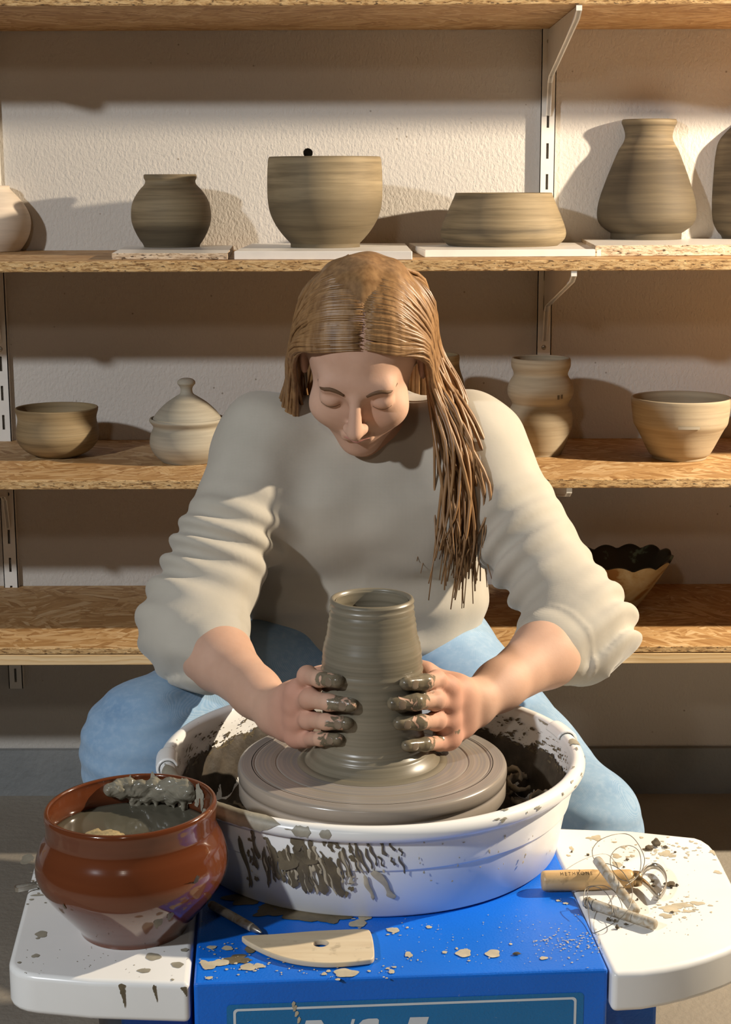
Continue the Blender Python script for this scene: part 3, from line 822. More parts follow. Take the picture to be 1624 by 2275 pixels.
# ------------------------------------------------------------------ splash pan in two halves
pan = thing('splash_pan', 'round white splash pan in two halves around the wheel head, spattered with clay', 'pan', (WX, WY, TZ+.0006))
PH = RZ - TZ
Rw0, Rw1, Rrim = .206, .2255, .2335
def pan_prof(grow=0.0, lift=0.0):
    g = grow
    rc, rr = Rrim-.0065, .0085          # rolled rim
    rim = [(rc + (rr+g)*math.cos(a), PH - rr + lift + (rr+g)*math.sin(a)) for a in np.linspace(-1.9, 2.7, 12)]
    o = [(Rw0-.004, 0), (Rw0, .003), (Rw0 + (Rw1-Rw0)*.50, PH*.50), (Rw0 + (Rw1-Rw0)*.515, PH*.515), (Rw0 + (Rw1-Rw0)*.52 + .0022, PH*.525), (Rw0 + (Rw1-Rw0)*.53 + .0024, PH*.535), (Rw0 + (Rw1-Rw0)*.56 + .0020, PH*.56), (Rw1, PH-.022)]
    i_ = [(Rw1-.006, PH-.022), (Rw0-.001, .010), (Rw0-.007, .004), (.060, .004), (.060, 0), (Rw0-.004, 0)]
    return o + rim + i_
aR, aL = math.radians(15), math.radians(188)
link('pan_half', lathe(pan_prof(0, 0), 90, aL, aR+2*PI), 'white_plastic', pan)['label'] = 'front half of the pan with dried clay drips'
link('pan_half', lathe(pan_prof(0, 0.001), 90, aR, aL), 'white_plastic', pan)['label'] = 'rear half of the pan, muddy inside'
# overlapping collars where the halves meet
for a in (aR+.02, aL-.03):
    rc, rr = Rrim-.0065, .0125
    pr_ = [(rc + rr*math.cos(t), PH - .0085 + rr*math.sin(t)) for t in np.linspace(-1.4, 2.9, 14)]
    c = link('collar', lathe(pr_, 10, a-.085, a+.085), 'white_plastic', pan)
    m = c.modifiers.new('solid', 'SOLIDIFY'); m.thickness = .003; m.offset = -1; bevel(c, .0015, 2)

# mud coat on the inner wall: ragged top edge
def nz1(a, s=0): return .5*math.sin(3*a+1+s)+.3*math.sin(7*a+2*s)+.25*math.sin(13*a+3+s)+.2*math.sin(29*a+s)+.15*math.sin(53*a)
V = []; F = []; n = 300; rows = 7
for j in range(rows+1):
    for i in range(n):
        a = 2*PI*i/n
        top = PH*(.66 + .06*nz1(a) + .04*math.sin(140*a)*rnd.random())
        if math.sin(a) < -.2: top = min(top, PH*.62)
        z = .0045 + (top-.0045)*j/rows
        r = (Rw0-.001) + (Rw1-.005-Rw0)*(z/PH) - .0016*(1 - (j/rows)**6) - .0012*math.sin(a*37+j)*(j < rows)
        V.append((r*math.cos(a), r*math.sin(a), z))
for j in range(rows):
    for i in range(n): k = (i+1) % n; F.append((j*n+i, j*n+k, (j+1)*n+k, (j+1)*n+i))
sl = link('clay_sludge', mesh_from(V, F), 'dark_sludge', pan); tag(sl, kind='stuff'); sl['label'] = 'dark wet sludge coating the inner wall'
# lumpy sludge on the pan floor
V = []; F = []; nr, na = 14, 140
for j in range(nr+1):
    r = .062 + (Rw0-.004-.062)*j/nr
    for i in range(na):
        a = 2*PI*i/na
        h_ = .007 + .006*(math.sin(a*9+r*60)+math.sin(a*17-r*140)+math.sin(a*31+r*220))*.6 + .005*rnd.random()
        if -.95 < a-2*PI < -.1 or a > 2*PI-.5: h_ *= .5
        V.append((r*math.cos(a), r*math.sin(a), .0045 + max(0, h_)))
for j in range(nr):
    for i in range(na): k = (i+1) % na; F.append((j*na+i, j*na+k, (j+1)*na+k, (j+1)*na+i))
sf = link('sludge_floor', mesh_from(V, F), 'dark_sludge', pan); tag(sf, kind='stuff')

# splatter: irregular raised blobs
def blob(V, F, c, u, v, nrm, ru, rv, irr=.25, h=.0004, n=14, r_=rnd):
    n = max(n, 8) if max(ru, rv) < .0016 else 24
    b = len(V); ph = [r_.random()*6.28 for _ in range(3)]
    V.append(c + nrm*h)
    for k in range(n):
        a = 2*PI*k/n; q = 1 + irr*(math.sin(2*a+ph[0])*.5 + math.sin(3*a+ph[1])*.5 + math.sin(5*a+ph[2])*.4)
        V.append(c + u*(ru*q*math.cos(a)) + v*(rv*q*math.sin(a)) + nrm*(h*.3))
    for k in range(n): F.append((b, b+1+k, b+1+(k+1) % n))
def pan_r(z): return (Rw0 + (Rw1-Rw0)*min(1, z/(PH-.022))) + .0006
def pan_pt(a, z, ext=0): r = pan_r(z)+ext; return Vector((r*math.cos(a), r*math.sin(a), z))
def drip(V, F, a, z0, z1, w, lean=0.0):
    b = len(V); n = 22
    for i in range(n+1):
        t = i/n; z = z0 + (z1-z0)*t
        ww = w*(1 - .45*t + .25*math.sin(t*7+a*40) + .5*math.exp(-((t-.9)/.09)**2))*max(.12, min(1, (t+.02)*9))*max(.12, math.sqrt(max(0, min(1, (1-t)*9))))
        aa = a + lean*t + .004*math.sin(t*9+a*50)
        for s_ in (-1, 0, 1):
            V.append(pan_pt(aa + s_*ww/.215, max(z, .001), .0003 if s_ else .0011))
    for i in range(n):
        for s_ in (0, 1): q = b + 3*i + s_; F.append((q, q+1, q+4, q+3))
# dark wet drips, front-left of the pan
def ang_of(px, py):                        # pixel on the pan's outer wall -> angle, height
    o0 = Vector((0, 0, CAMZ)); d = ray(px, py)
    R = .214
    A = d.x**2 + d.y**2; B_ = 2*(d.x*(-WX) + d.y*(-WY)); C_ = WX**2 + WY**2 - R*R
    t = (-B_ - math.sqrt(max(0, B_*B_ - 4*A*C_)))/(2*A); p = o0 + d*t
    return math.atan2(p.y-WY, p.x-WX), p.z - TZ
def pan_splats(specs, mat, name):
    V, F = [], []
    for kind, *q in specs:
        if kind == 'd':
            px, y0, y1, w = q[:4]; dx = q[4] if len(q) > 4 else 0
            a0, z0 = ang_of(px, y0); a1, z1 = ang_of(px+dx, y1)
            drip(V, F, a0, z0, z1, w*MPX, a1-a0)
        else:
            px, py, ru, rv = q; a, z = ang_of(px, py); c = pan_pt(a, z)
            blob(V, F, c, Vector((-math.sin(a), math.cos(a), 0)), Vector((0, 0, 1)), Vector((math.cos(a), math.sin(a), 0)), ru*MPX, rv*MPX, .3)
    o = link(name, mesh_from(V, F, True), mat, pan); tag(o, kind='stuff'); return o
r2 = random.Random(3)
sp = []
for i in range(34):
    x = 575 + 230*(i/25)**1.1 + r2.uniform(-8, 8); y0 = r2.uniform(1848, 1905); L = r2.uniform(30, 130)*(1-.4*abs(x-670)/140)
    sp.append(('d', x, y0, min(y0+L, 1985+.04*(x-600)), r2.uniform(2, 5), L*(x-560)/240*.32 + r2.uniform(-3, 3)))
sp += [('d', 612, 1868, 1955, 8, 8), ('d', 640, 1880, 1975, 10, 14), ('d', 668, 1868, 1985, 12, 20), ('d', 700, 1885, 1990, 9, 22), ('b', 650, 1902, 30, 22), ('b', 690, 1896, 22, 16), ('b', 672, 1858, 14, 20), ('d', 745, 1850, 1876, 7, 10), ('d', 732, 1900, 1996, 12, 26), ('d', 545, 1850, 1975, 6, 12), ('d', 575, 1835, 1905, 5, 6)]
sp += [('b', r2.uniform(545, 800), r2.uniform(1845, 1990), r2.uniform(1.5, 6), r2.uniform(2, 8)) for _ in range(50)]
pan_splats(sp, 'damp_slip', 'clay_drips')['label'] = 'brown wet clay drips running down the pan front'
sp = []
for i in range(16):
    x = r2.uniform(590, 800); y0 = r2.uniform(1860, 1940); L = r2.uniform(25, 80)
    sp.append(('d', x, y0, min(y0+L, 1992), r2.uniform(2, 4.5), L*(x-560)/240*.32 + r2.uniform(-3, 3)))
sp += [('d', 832, 1930, 2000, 9, 44), ('d', 808, 1940, 2003, 5, 22)]
sp += [('b', r2.uniform(560, 1260), r2.uniform(1850, 1960), r2.uniform(1, 3), r2.uniform(1, 4)) for _ in range(30)]
pan_splats(sp, 'dried_slip', 'dried_drips')
# smears along the rolled rim
V, F = [], []
def rim_pt(a, t, e=.0007): rc, rr = Rrim-.0065, .0085+e; return Vector(((rc+rr*math.cos(t))*math.cos(a), (rc+rr*math.cos(t))*math.sin(a), PH-.0085+rr*math.sin(t)))
def rim_patch(V, F, a0, a1, t0, t1, n=22, m=6):
    b = len(V); jag = [r2.uniform(-.3, .3) for _ in range(n+1)]
    for i in range(n+1):
        a = a0 + (a1-a0)*i/n; e = min(i, n-i)/n
        for j in range(m+1):
            k = min(1, e*5)
            mid = (t0+t1)/2; V.append(rim_pt(a, mid + (t0-mid + (t1-t0)*j/m)*k*(1+jag[i]*.6)))
    for i in range(n):
        for j in range(m): q = b + i*(m+1)+j; F.append((q, q+1, q+m+2, q+m+1))
rim_patch(V, F, math.radians(193), math.radians(206), .2, 2.4)
rim_patch(V, F, math.radians(222), math.radians(247), -.6, 2.0)
rim_patch(V, F, math.radians(250), math.radians(255), -.4, .9, 10)
rim_patch(V, F, math.radians(257), math.radians(260), -.3, .7, 8)
rim_patch(V, F, math.radians(100), math.radians(118), 1.0, 2.6)
rim_patch(V, F, math.radians(20), math.radians(29), 1.2, 2.5)
rim_patch(V, F, math.radians(2), math.radians(7), .7, 2.2, 10)
for _ in range(70):
    a = math.radians(r2.uniform(-60, 260)); t = r2.uniform(-.2, 2.4); c = rim_pt(a, t, .0005)
    n_ = Vector((math.cos(a)*math.cos(t), math.sin(a)*math.cos(t), math.sin(t))); u = Vector((-math.sin(a), math.cos(a), 0))
    blob(V, F, c, u, n_.cross(u), n_, r2.uniform(.0008, .0045), r2.uniform(.0006, .002), .3, .0003, 10)
o = link('rim_smears', mesh_from(V, F), 'grey_slip', pan); tag(o, kind='stuff')
# streaks on the inner wall above the mud
V, F = [], []
for _ in range(1400):
    a = r2.uniform(0, PI) if r2.random() < .8 else r2.uniform(PI, 2*PI); z = PH*(.62 + .28*r2.random()**2.2)
    r = (Rw0-.001) + (Rw1-.005-Rw0)*(z/PH) - .0004
    n_ = Vector((-math.cos(a), -math.sin(a), 0)); u = Vector((-math.sin(a), math.cos(a), 0))
    L = .0005 + .0042*r2.random()**2.5; sl_ = r2.uniform(-.5, .1)
    d_ = (u*math.cos(sl_) + Vector((0, 0, 1))*math.sin(sl_))
    blob(V, F, Vector((r*math.cos(a), r*math.sin(a), z)), d_, n_.cross(d_), n_, L, L*r2.uniform(.2, .5), .3, .0003, 8)
o = link('wall_spatter', mesh_from(V, F), 'damp_slip', pan); tag(o, kind='stuff')

# ------------------------------------------------------------------ trimmings curled up in the pan
def curl_mesh(R, turns, w, rise, th=.0022, seed=0):
    rr = random.Random(seed); n = 26; V = []; F = []
    for i in range(n+1):
        t = i/n; a = turns*2*PI*t; r = R*(1-.35*t)
        z = rise*t; ww = w*(.35 + .65*math.sin(PI*min(1, t*1.15+.05)))*(1+.15*math.sin(i*1.7+seed))
        c = Vector((r*math.cos(a), r*math.sin(a), z + ww)); rad = Vector((math.cos(a), math.sin(a), .3)).normalized()
        for e in (-1, 1):
            for s_ in (0, 1): V.append(c + Vector((0, 0, e*ww)) + rad*(th*s_*(1+.4*math.sin(i*2.3))))
    for i in range(n):
        b = 4*i
        for q in ((0, 1, 5, 4), (1, 3, 7, 5), (3, 2, 6, 7), (2, 0, 4, 6)): F.append([b+k for k in q])
    F.append((0, 2, 3, 1)); b = 4*n; F.append((b, b+1, b+3, b+2))
    return mesh_from(V, F)
curls = [curl_mesh(.016, .8, .005, .006, seed=1), curl_mesh(.012, 1.2, .004, .004, seed=2), curl_mesh(.022, .55, .006, .008, seed=3), curl_mesh(.009, 1.5, .003, .006, seed=4)]
spots = []
for i in range(16): spots.append((math.radians(-34 + 70*(i/15) + r2.uniform(-4, 4)), r2.uniform(.164, .190), r2.uniform(.014, .046)))
for i in range(10): spots.append((math.radians(170 + 55*(i/9) + r2.uniform(-4, 4)), r2.uniform(.158, .186), r2.uniform(.010, .018)))
for i, (a, r, z) in enumerate(spots):
    o = link('clay_trimming', curls[i % 4], 'trimming_clay' if i == i and not curls[i % 4].materials else None,
             loc=(WX + r*math.cos(a), WY + r*math.sin(a), TZ + z - .002), rot=(r2.uniform(-.6, .6), r2.uniform(-.6, .6), r2.uniform(0, 6.28)))
    right = i < 16
    tag(o, 'brown curled clay trimming lying in the right of the splash pan' if right else 'dark clay trimming in the left shadow inside the splash pan', 'clay trimming',
        'clay trimmings right of the wheel head' if right else 'clay trimmings left of the wheel head')
# the big pale ribbed curl on the right
a = math.radians(-14); big = curl_mesh(.026, .62, .0085, .004, .003, seed=9)
o = link('clay_trimming', big, 'grey_slip', loc=(WX + .172*math.cos(a), WY + .172*math.sin(a), TZ+.024), rot=(1.15, .2, .5))
tag(o, 'largest pale grey ribbed curl of clay at the pan\'s right side', 'clay trimming')

# ------------------------------------------------------------------ vessel being thrown
CLX = WX
def zrow(y): return PY(827, y, WY).z
vp_px = [(1333, 93), (1345, 92.5), (1370, 95), (1405, 101), (1440, 109), (1475, 112.5), (1500, 113), (1540, 112), (1590, 112), (1630, 116), (1652, 123), (1666, 133)]
vprof = catmull([(hw*MPX*.985, zrow(y) - WZ) for y, hw in vp_px], 6)
z_end = vprof[-1][1]
base = [(vprof[-1][0]+.004, z_end-.004), (vprof[-1][0]+.0065, max(.004, z_end-.008)), (vprof[-1][0]+.010, .0022), (vprof[-1][0]+.013, .0004)]
rt, zt_ = vprof[0]
rimp = [(rt-.0055, zt_-.004), (rt-.0050, zt_+.001), (rt-.0030, zt_+.0030), (rt-.0008, zt_+.0022), (rt, zt_)]
inn = [(r-.0062, z) for r, z in vprof[::-1] if z > .02]
outer = []
for i, (r, z) in enumerate(vprof): outer.append((r + .0005*math.sin(z*900) + .0003*math.sin(z*2300), z))
def clay_r(z):
    zz = [p[1] for p in vprof][::-1]; rr_ = [p[0] for p in vprof][::-1]; return float(np.interp(z-WZ, zz, rr_))
full = [(.0005, .018), (.03, .018)] + inn[:-1] + rimp + outer[1:] + base + [(.0005, .0004)]
vessel = link('clay_vessel', lathe(full, 144), 'wet_clay', loc=(WX, WY, WZ))
tag(vessel, 'tall wet grey-brown clay cylinder being thrown between two hands', 'clay vessel')
# slip ring collected round the foot
o = link('slip_ring', lathe([(.072, .0002), (.0765, .0030), (.081, .0016), (.0835, .0002)], 120), 'wet_clay', vessel)

# ------------------------------------------------------------------ terracotta pot
TC = PZ(302, 2097, TZ)
tr_base = mm(118, 1.42)
TY = TC.y + .038
TX = PY(302, 1950, TY).x - .003
TZ1 = TZ + .0008
rows = [(1788,190),(1796,191.5),(1815,189),(1836,188),(1852,193),(1872,203),(1898,211),(1922,213),(1945,207),(1966,195),(1990,177),(2018,153),(2042,132),(2056,121),(2066,118)]
pp = [(PY(302+h, y, TY).x - PY(302, y, TY).x, PY(302, y, TY).z - TZ1) for y, h in rows]
zl, zt2 = pp[-1][1], pp[0][1]
pp = catmull([(r, zt2 - (zt2-z)*(zt2/(zt2-zl))) for r, z in pp], 6)
th = .0048
ip = [(pp[0][0]-.0012, pp[0][1]+.0016), (pp[0][0]-.0035, pp[0][1]+.0016), (pp[0][0]-th, pp[0][1])] + [(r-th, z) for r, z in pp[1:] if z > .01] + [(pp[-1][0]*.7, .006), (.0005, .006)]
def tilt(p): k = min(1, max(0, (p[2]-.05)/.1)); return (p[0], p[1], p[2] + p[0]*.045*k)
tpot = thing('terracotta_pot', 'glazed red-brown terracotta pot holding slip water, on the left tray', 'pot', (TX, TY, TZ1))
tb = link('body', lathe([(.0005, .0015), (pp[-1][0]*.85, .0015), (pp[-1][0]*.97, 0)] + pp[::-1] + ip, 144, warp=tilt), 'terracotta_glaze', tpot)
# wet clay scraped over the back of the rim (part) and lumps
s_ = SDF(); Rm = pp[0][0]-.004; zm = pp[0][1]; r3 = random.Random(5)
for i in range(70):
    a = math.radians(46 + 68*i/69 + r3.uniform(-2, 2)); dz = -.005 - .020*r3.random()**1.5*(1-.5*abs(i-40)/40); r = Rm - .0015 - r3.uniform(0, .006)
    x, y = r*math.cos(a), r*math.sin(a)
    s_.ell((x, y, zm + dz + x*.045), (r3.uniform(.0025, .008), r3.uniform(.0025, .0045), r3.uniform(.002, .006)), k=.006)
for i in range(7):
    a = math.radians(55 + 55*i/8 + r3.uniform(-4, 4)); r = Rm-.0045; x, y = r*math.cos(a), r*math.sin(a)
    s_.cone((x, y, zm-.012), (x*.99, y*.99, zm-.02-r3.uniform(.004, .02)), .0035, .002, k=.005)
me, _ = s_.mesh(.0011, lambda P: .0006*snoise(P, 500, 2) + .0003*snoise(P, 1500, 9))
link('wet_clay_smear', me, 'wet_lump', tpot)['label'] = 'wet grey clay scraped over the far rim'
# thin slip film running down inside at the back right
V, F = [], []
for _ in range(26):
    a = math.radians(r3.uniform(20, 100)); z = zm - r3.uniform(.008, .04); rr_ = float(np.interp(z, [p[1] for p in pp][::-1], [p[0] for p in pp][::-1])) - th - .0006
    n_ = Vector((-math.cos(a), -math.sin(a), 0)); u = Vector((-math.sin(a), math.cos(a), 0)); c = Vector((rr_*math.cos(a), rr_*math.sin(a), z)); c.z += c.x*.045
    blob(V, F, c, u, Vector((0, 0, 1)), n_, r3.uniform(.002, .008), r3.uniform(.003, .012), .35, .0005, 12)
o = link('slip_film', mesh_from(V, F), 'grey_slip', tpot); tag(o, kind='stuff')
# drips on the outer wall
V, F = [], []
for a, z0, w, hgt in ((-1.15, .040, .004, .009), (-1.02, .045, .003, .006), (-2.2, .055, .0015, .004), (-.75, .075, .003, .010)):
    rr_ = float(np.interp(z0, [p[1] for p in pp][::-1], [p[0] for p in pp][::-1])) + .0004
    n_ = Vector((math.cos(a), math.sin(a), -.5)).normalized(); u = Vector((-math.sin(a), math.cos(a), 0)); blob(V, F, Vector((rr_*math.cos(a), rr_*math.sin(a), z0)), u, n_.cross(u), n_, w, hgt, .25, .0006, 12)
o = link('dried_patch', mesh_from(V, F), 'damp_slip', tpot); tag(o, kind='stuff')
# water
wzl = PY(310, 1851, TY).z - TZ1
wr = float(np.interp(wzl, [p[1] for p in pp][::-1], [p[0] for p in pp][::-1])) - th - .0003
water = link('slip_water', lathe([(.0005, 0), (wr*.5, 0), (wr-.003, .0001), (wr, .0012), (wr, -.004), (.0005, -.004)], 96), 'slip_water', loc=(TX, TY, TZ1+wzl))
tag(water, 'murky grey slip water filling the terracotta pot', 'water')
sw = PZ(236, 1856, TZ1+wzl)
s_ = SDF(); s_.ell((0, 0, -.004), (.020, .012, .0065), k=.004).ell((-.012, .003, -.004), (.012, .009, .006), k=.004)
me, _ = s_.mesh(.0011, lambda P: .0009*snoise(P, 900, 4))
spg = link('sponge', me, 'sponge', loc=(sw.x, sw.y, TZ1+wzl+.001)); tag(spg, 'yellow sponge half sunk in the slip water', 'sponge')
# ================================================================== TOOLS ON THE WHEEL
TT = TZ + .0008                            # tool resting plane
def mpp(py): return (PZ(813, py, TZ) - PZ(812, py, TZ)).x

# dried splatter on the flat tops
def top_splats(specs, mat, name, h=.0004, irr=.3, seed=1):
    V, F = [], []; rr_ = random.Random(seed)
    for px, py, rx, ry in specs:
        c = wt(px, py); c.z = TZ + .0007; k = mpp(py)
        blob(V, F, c, Vector((1, 0, 0)), Vector((0, 1, 0)), Vector((0, 0, 1)), rx*k, ry*k*2.3, irr, h, 14 if rx > 4 else 8, rr_)
    o = link(name, mesh_from(V, F), mat, wheel); return tag(o, kind='stuff')
r4 = random.Random(11)
pale = [(466,2146,19,8),(490,2140,22,7),(452,2139,9,4),(551,2150,18,7),(575,2147,12,5),(465,2174,8,3),(768,2163,26,9),(720,2165,6,3),(874,2068,13,6),(953,2061,7,3),(810,2040,14,6),(795,2053,20,8),(1030,2119,18,8),(1095,2120,17,8),(988,2117,5,3),(905,2062,3,2),(908,2122,8,6),(870,2160,7,4),(876,2150,5,2),(862,2153,4,2),(1240,2002,5,2),(1257,2008,6,2),(1208,2130,10,3),(470,2106,10,4),(505,2108,12,5)]
pale += [(r4.uniform(440, 860), r4.uniform(2095, 2175), r4.uniform(1, 3.5), r4.uniform(.6, 1.5)) for _ in range(80)]
pale += [(min(1330, r4.gauss(1270, 50)), r4.gauss(2095, 16), r4.uniform(.7, 3), r4.uniform(.4, 1.2)) for _ in range(150)]
pale += [(r4.uniform(880, 1290), r4.uniform(2030, 2150), r4.uniform(.6, 2), r4.uniform(.4, .9)) for _ in range(90)]
pale += [(x+r4.gauss(0, rx*1.1), y+r4.gauss(0, ry*1.1), rx*r4.uniform(.12, .3), ry*r4.uniform(.12, .3)) for x, y, rx, ry in pale[:25] for _ in range(5)]
top_splats(pale, 'dried_slip', 'dried_splatter', seed=2, irr=.17)
dark_zone = [(690,2033,62,15),(740,2040,34,12),(640,2012,40,14),(600,2030,30,8),(770,2028,14,6),(522,2132,22,9),(545,2135,14,5),(640,2128,10,3),(560,2110,20,6),(590,2020,20,8),(540,2000,40,12)]
top_splats(dark_zone, 'damp_slip', 'damp_puddle', irr=.4, seed=4)
lt = [(92,2077,14,7),(84,2086,5,2),(79,2125,9,4),(43,2140,5,2),(340,2127,17,8),(394,2145,14,6),(320,2158,14,5),(410,2112,8,4),(383,2178,4,2),(60,1910,14,12),(110,1993,9,4),(124,1999,10,6),(70,2000,5,2),(61,2010,3,1.4),(101,2007,3,1.4),(88,1990,20,2),(132,1968,12,6)]
lt += [(r4.uniform(50, 420), r4.uniform(2105, 2172), r4.uniform(.6, 1.8), r4.uniform(.4, .9)) for _ in range(34)] + [(r4.uniform(70, 120), r4.uniform(1905, 1990), r4.uniform(1, 5), r4.uniform(.6, 2)) for _ in range(40)]
top_splats(lt, 'grey_slip', 'tray_splatter', seed=5, irr=.16)
rt_ = [(1325,1863,13,6),(1313,1863,10,3),(1270,1886,4,5),(1425,1862,5,2),(1370,1903,10,5),(1372,1922,11,6),(1405,1903,6,2.5),(1385,1884,6,2),(1478,1898,12,7),(1437,1889,8,4),(1492,1902,10,4),(1263,1902,5,2),(1584,1895,4,7),(1594,1939,8,4),(1490,2020,26,7),(1515,2012,22,5),(1480,2036,14,5),(1550,2008,16,4),(1530,2026,12,3),(1395,1905,5,2),(1365,1872,7,1.6)]
rt_ += [(r4.gauss(1500, 36), r4.gauss(2020, 10), r4.uniform(1, 6), r4.uniform(.5, 2)) for _ in range(60)]
rt_ += [(min(1600, r4.gauss(1500, 40)), r4.gauss(1890, 12), r4.uniform(.8, 5), r4.uniform(.5, 1.8)) for _ in range(70)]
rt_ += [(r4.uniform(1300, 1560), r4.uniform(1862, 2080), r4.uniform(.5, 2), r4.uniform(.4, .9)) for _ in range(130)]
top_splats(rt_, 'dried_slip', 'tray_splatter', seed=6)
# drips over the left tray's front edge
V, F = [], []
for px, pyt, L, w in ((270, 2183, .017, .0028), (342, 2185, .012, .0016), (408, 2186, .007, .003), (272, 2180, .004, .004)):
    e = wt(px, pyt); 
    for k in range(5):
        t = k/4; blob(V, F, Vector((e.x + .0006*k, e.y - .0006, TZ - .004 - L*t)), Vector((1, 0, 0)), Vector((0, 0, 1)), Vector((0, -1, 0)), w*(1-.75*t), L*.22, .15, .0003, 10)
o = link('edge_drips', mesh_from(V, F), 'damp_slip', wheel); tag(o, kind='stuff')
V, F = [], []
for px, py in ((655, 2240), (659, 2252), (664, 2266), (652, 2231)):
    x, z = front(px, py); blob(V, F, Vector((x, yfr-.0009, z)), Vector((1, 0, -.3)), Vector((.3, 0, 1)), Vector((0, -1, 0)), .0014, .0032, .2, .0003, 10)
o = link('run_drip', mesh_from(V, F), 'dried_slip', wheel); tag(o, kind='stuff')

# ---- wooden rib
def curve_plate(outer, holes, th, bev):
    cu = bpy.data.curves.new('c', 'CURVE'); cu.dimensions = '2D'; cu.fill_mode = 'BOTH'; cu.extrude = th/2-bev; cu.bevel_depth = bev; cu.bevel_resolution = 2
    for loop in [outer]+holes:
        sp_ = cu.splines.new('POLY'); sp_.points.add(len(loop)-1); sp_.use_cyclic_u = True
        for p_, (x, y) in zip(sp_.points, loop): p_.co = (x, y, 0, 1)
    ob_ = bpy.data.objects.new('c', cu); COL.objects.link(ob_)
    dg = bpy.context.evaluated_depsgraph_get(); me_ = bpy.data.meshes.new_from_object(ob_.evaluated_get(dg))
    bpy.data.objects.remove(ob_); bpy.data.curves.remove(cu); return me_
rib_t = .0055
rp = [(541,2083),(547,2079),(610,2076),(700,2069),(790,2065),(812,2065.5),(820,2069),(826,2088),(829,2118),(826,2128),(815,2131),(780,2135),(735,2138),(690,2136),(645,2129),(605,2117),(570,2101),(548,2089)]
rc_ = PZ(690, 2100, TT+rib_t)
rw = [(q.x-rc_.x, q.y-rc_.y) for q in (PZ(x, y, TT+rib_t) for x, y in rp)]
rw = [(x, y) for x, y in catmull([rw[-1]]+rw, 3)][3:]
hc = PZ(712, 2096, TT+rib_t)
hl = [(hc.x-rc_.x + .0084*math.cos(a), hc.y-rc_.y + .0080*math.sin(a)) for a in np.linspace(0, 2*PI, 24, endpoint=False)]
o = link('wooden_rib', curve_plate(rw, [hl], rib_t, .0012), 'rib_wood', loc=(rc_.x, rc_.y, TT + rib_t/2 + .0002))
tag(o, 'pale half-moon wooden throwing rib with round hole, on the blue top', 'throwing rib')

# ---- turned things along an axis
def axis_thing(name, label, cat, a, b):
    a, b = Vector(a), Vector(b)
    t = thing(name, label, cat, a); d = (b-a)
    x = d.normalized(); z = Vector((0, 0, 1)); y = z.cross(x).normalized(); z = x.cross(y)
    t.rotation_euler = Matrix((x, y, z)).transposed().to_euler(); return t, d.length
def turned(prof, n=32):                    # prof (x along the axis, r)
    V = []; F = []
    for x, r in prof:
        for k in range(n): a = 2*PI*k/n; V.append((x, r*math.cos(a), r*math.sin(a)))
    for j in range(len(prof)-1):
        for k in range(n): k2 = (k+1) % n; F.append((j*n+k, j*n+k2, (j+1)*n+k2, (j+1)*n+k))
    return mesh_from(V, F)
HRd = .0108
A = PZ(1203, 1957, TT+HRd); B_ = PZ(1426, 1952, TT+HRd)
lt_, L = axis_thing('loop_tool', 'wooden-handled trimming loop tool lying across the blue top and right tray', 'trimming tool', A, B_)
pr_ = [(0, .0004), (.0003, .0085), (.0015, .0100), (.004, .0106), (L*.30, .0108), (L*.52, .0106), (L*.62, .0096), (L*.70, .0092), (L*.80, .0100), (L*.88, .0098), (L*.905, .0086), (L*.905, .0004)]
hd = link('handle', turned(pr_), 'handle_wood', lt_)
link('ferrule', turned([(L*.90, .0004), (L*.90, .0080), (L*.93, .0084), (L*.97, .0080), (L*.99, .0074), (L*.99, .0004)]), 'brass', lt_)
# ribbon loop (flat steel band)
loop_px = [(1424,1948),(1434,1931),(1448,1924),(1462,1926),(1473,1936),(1480,1952),(1479,1970),(1471,1985),(1464,1991),(1452,1981),(1438,1966),(1426,1956)]
lw = [PZ(x, y, TT+.0075) for x, y in loop_px]; lw = [Vector(p) for p in catmull([tuple(p) for p in lw], 4)]
mi = lt_.matrix_basis.inverted(); bm = bmesh.new(); prev = None; hh = .0034
for p in lw:
    cur = [bm.verts.new(mi @ (p + Vector((0, 0, e)))) for e in (-hh, hh)]
    if prev: bm.faces.new((prev[0], cur[0], cur[1], prev[1]))
    prev = cur
rib_ = link('ribbon_loop', bm_mesh(bm, True), 'steel', lt_); m = rib_.modifiers.new('solid', 'SOLIDIFY'); m.thickness = .0009; m.offset = 0
# burnt-in lettering on the handle
def text_mesh(txt, size, spacing=1.0):
    cu = bpy.data.curves.new('t', 'FONT'); cu.body = txt; cu.size = size; cu.align_x = 'CENTER'; cu.align_y = 'CENTER'; cu.space_character = spacing
    ob_ = bpy.data.objects.new('t', cu); COL.objects.link(ob_)
    dg = bpy.context.evaluated_depsgraph_get(); dg.update(); me_ = bpy.data.meshes.new_from_object(ob_.evaluated_get(dg))
    bpy.data.objects.remove(ob_); bpy.data.curves.remove(cu); return me_
tm = text_mesh('HETHRONE', .0062, 1.35)
xs_ = [v.co.x for v in tm.vertices]; wid = max(xs_) - min(xs_); sc_ = .0335/wid
for v in tm.vertices:
    x = v.co.x*sc_ + .0355; th_ = v.co.y/HRd
    aa = math.radians(118) - th_            # angle round the axis; y local points away from the viewer
    v.co = (x, -(HRd+.00012)*math.cos(aa)*-1, (HRd+.00012)*math.sin(aa))
link('burnt_lettering', tm, 'burnt_mark', hd)

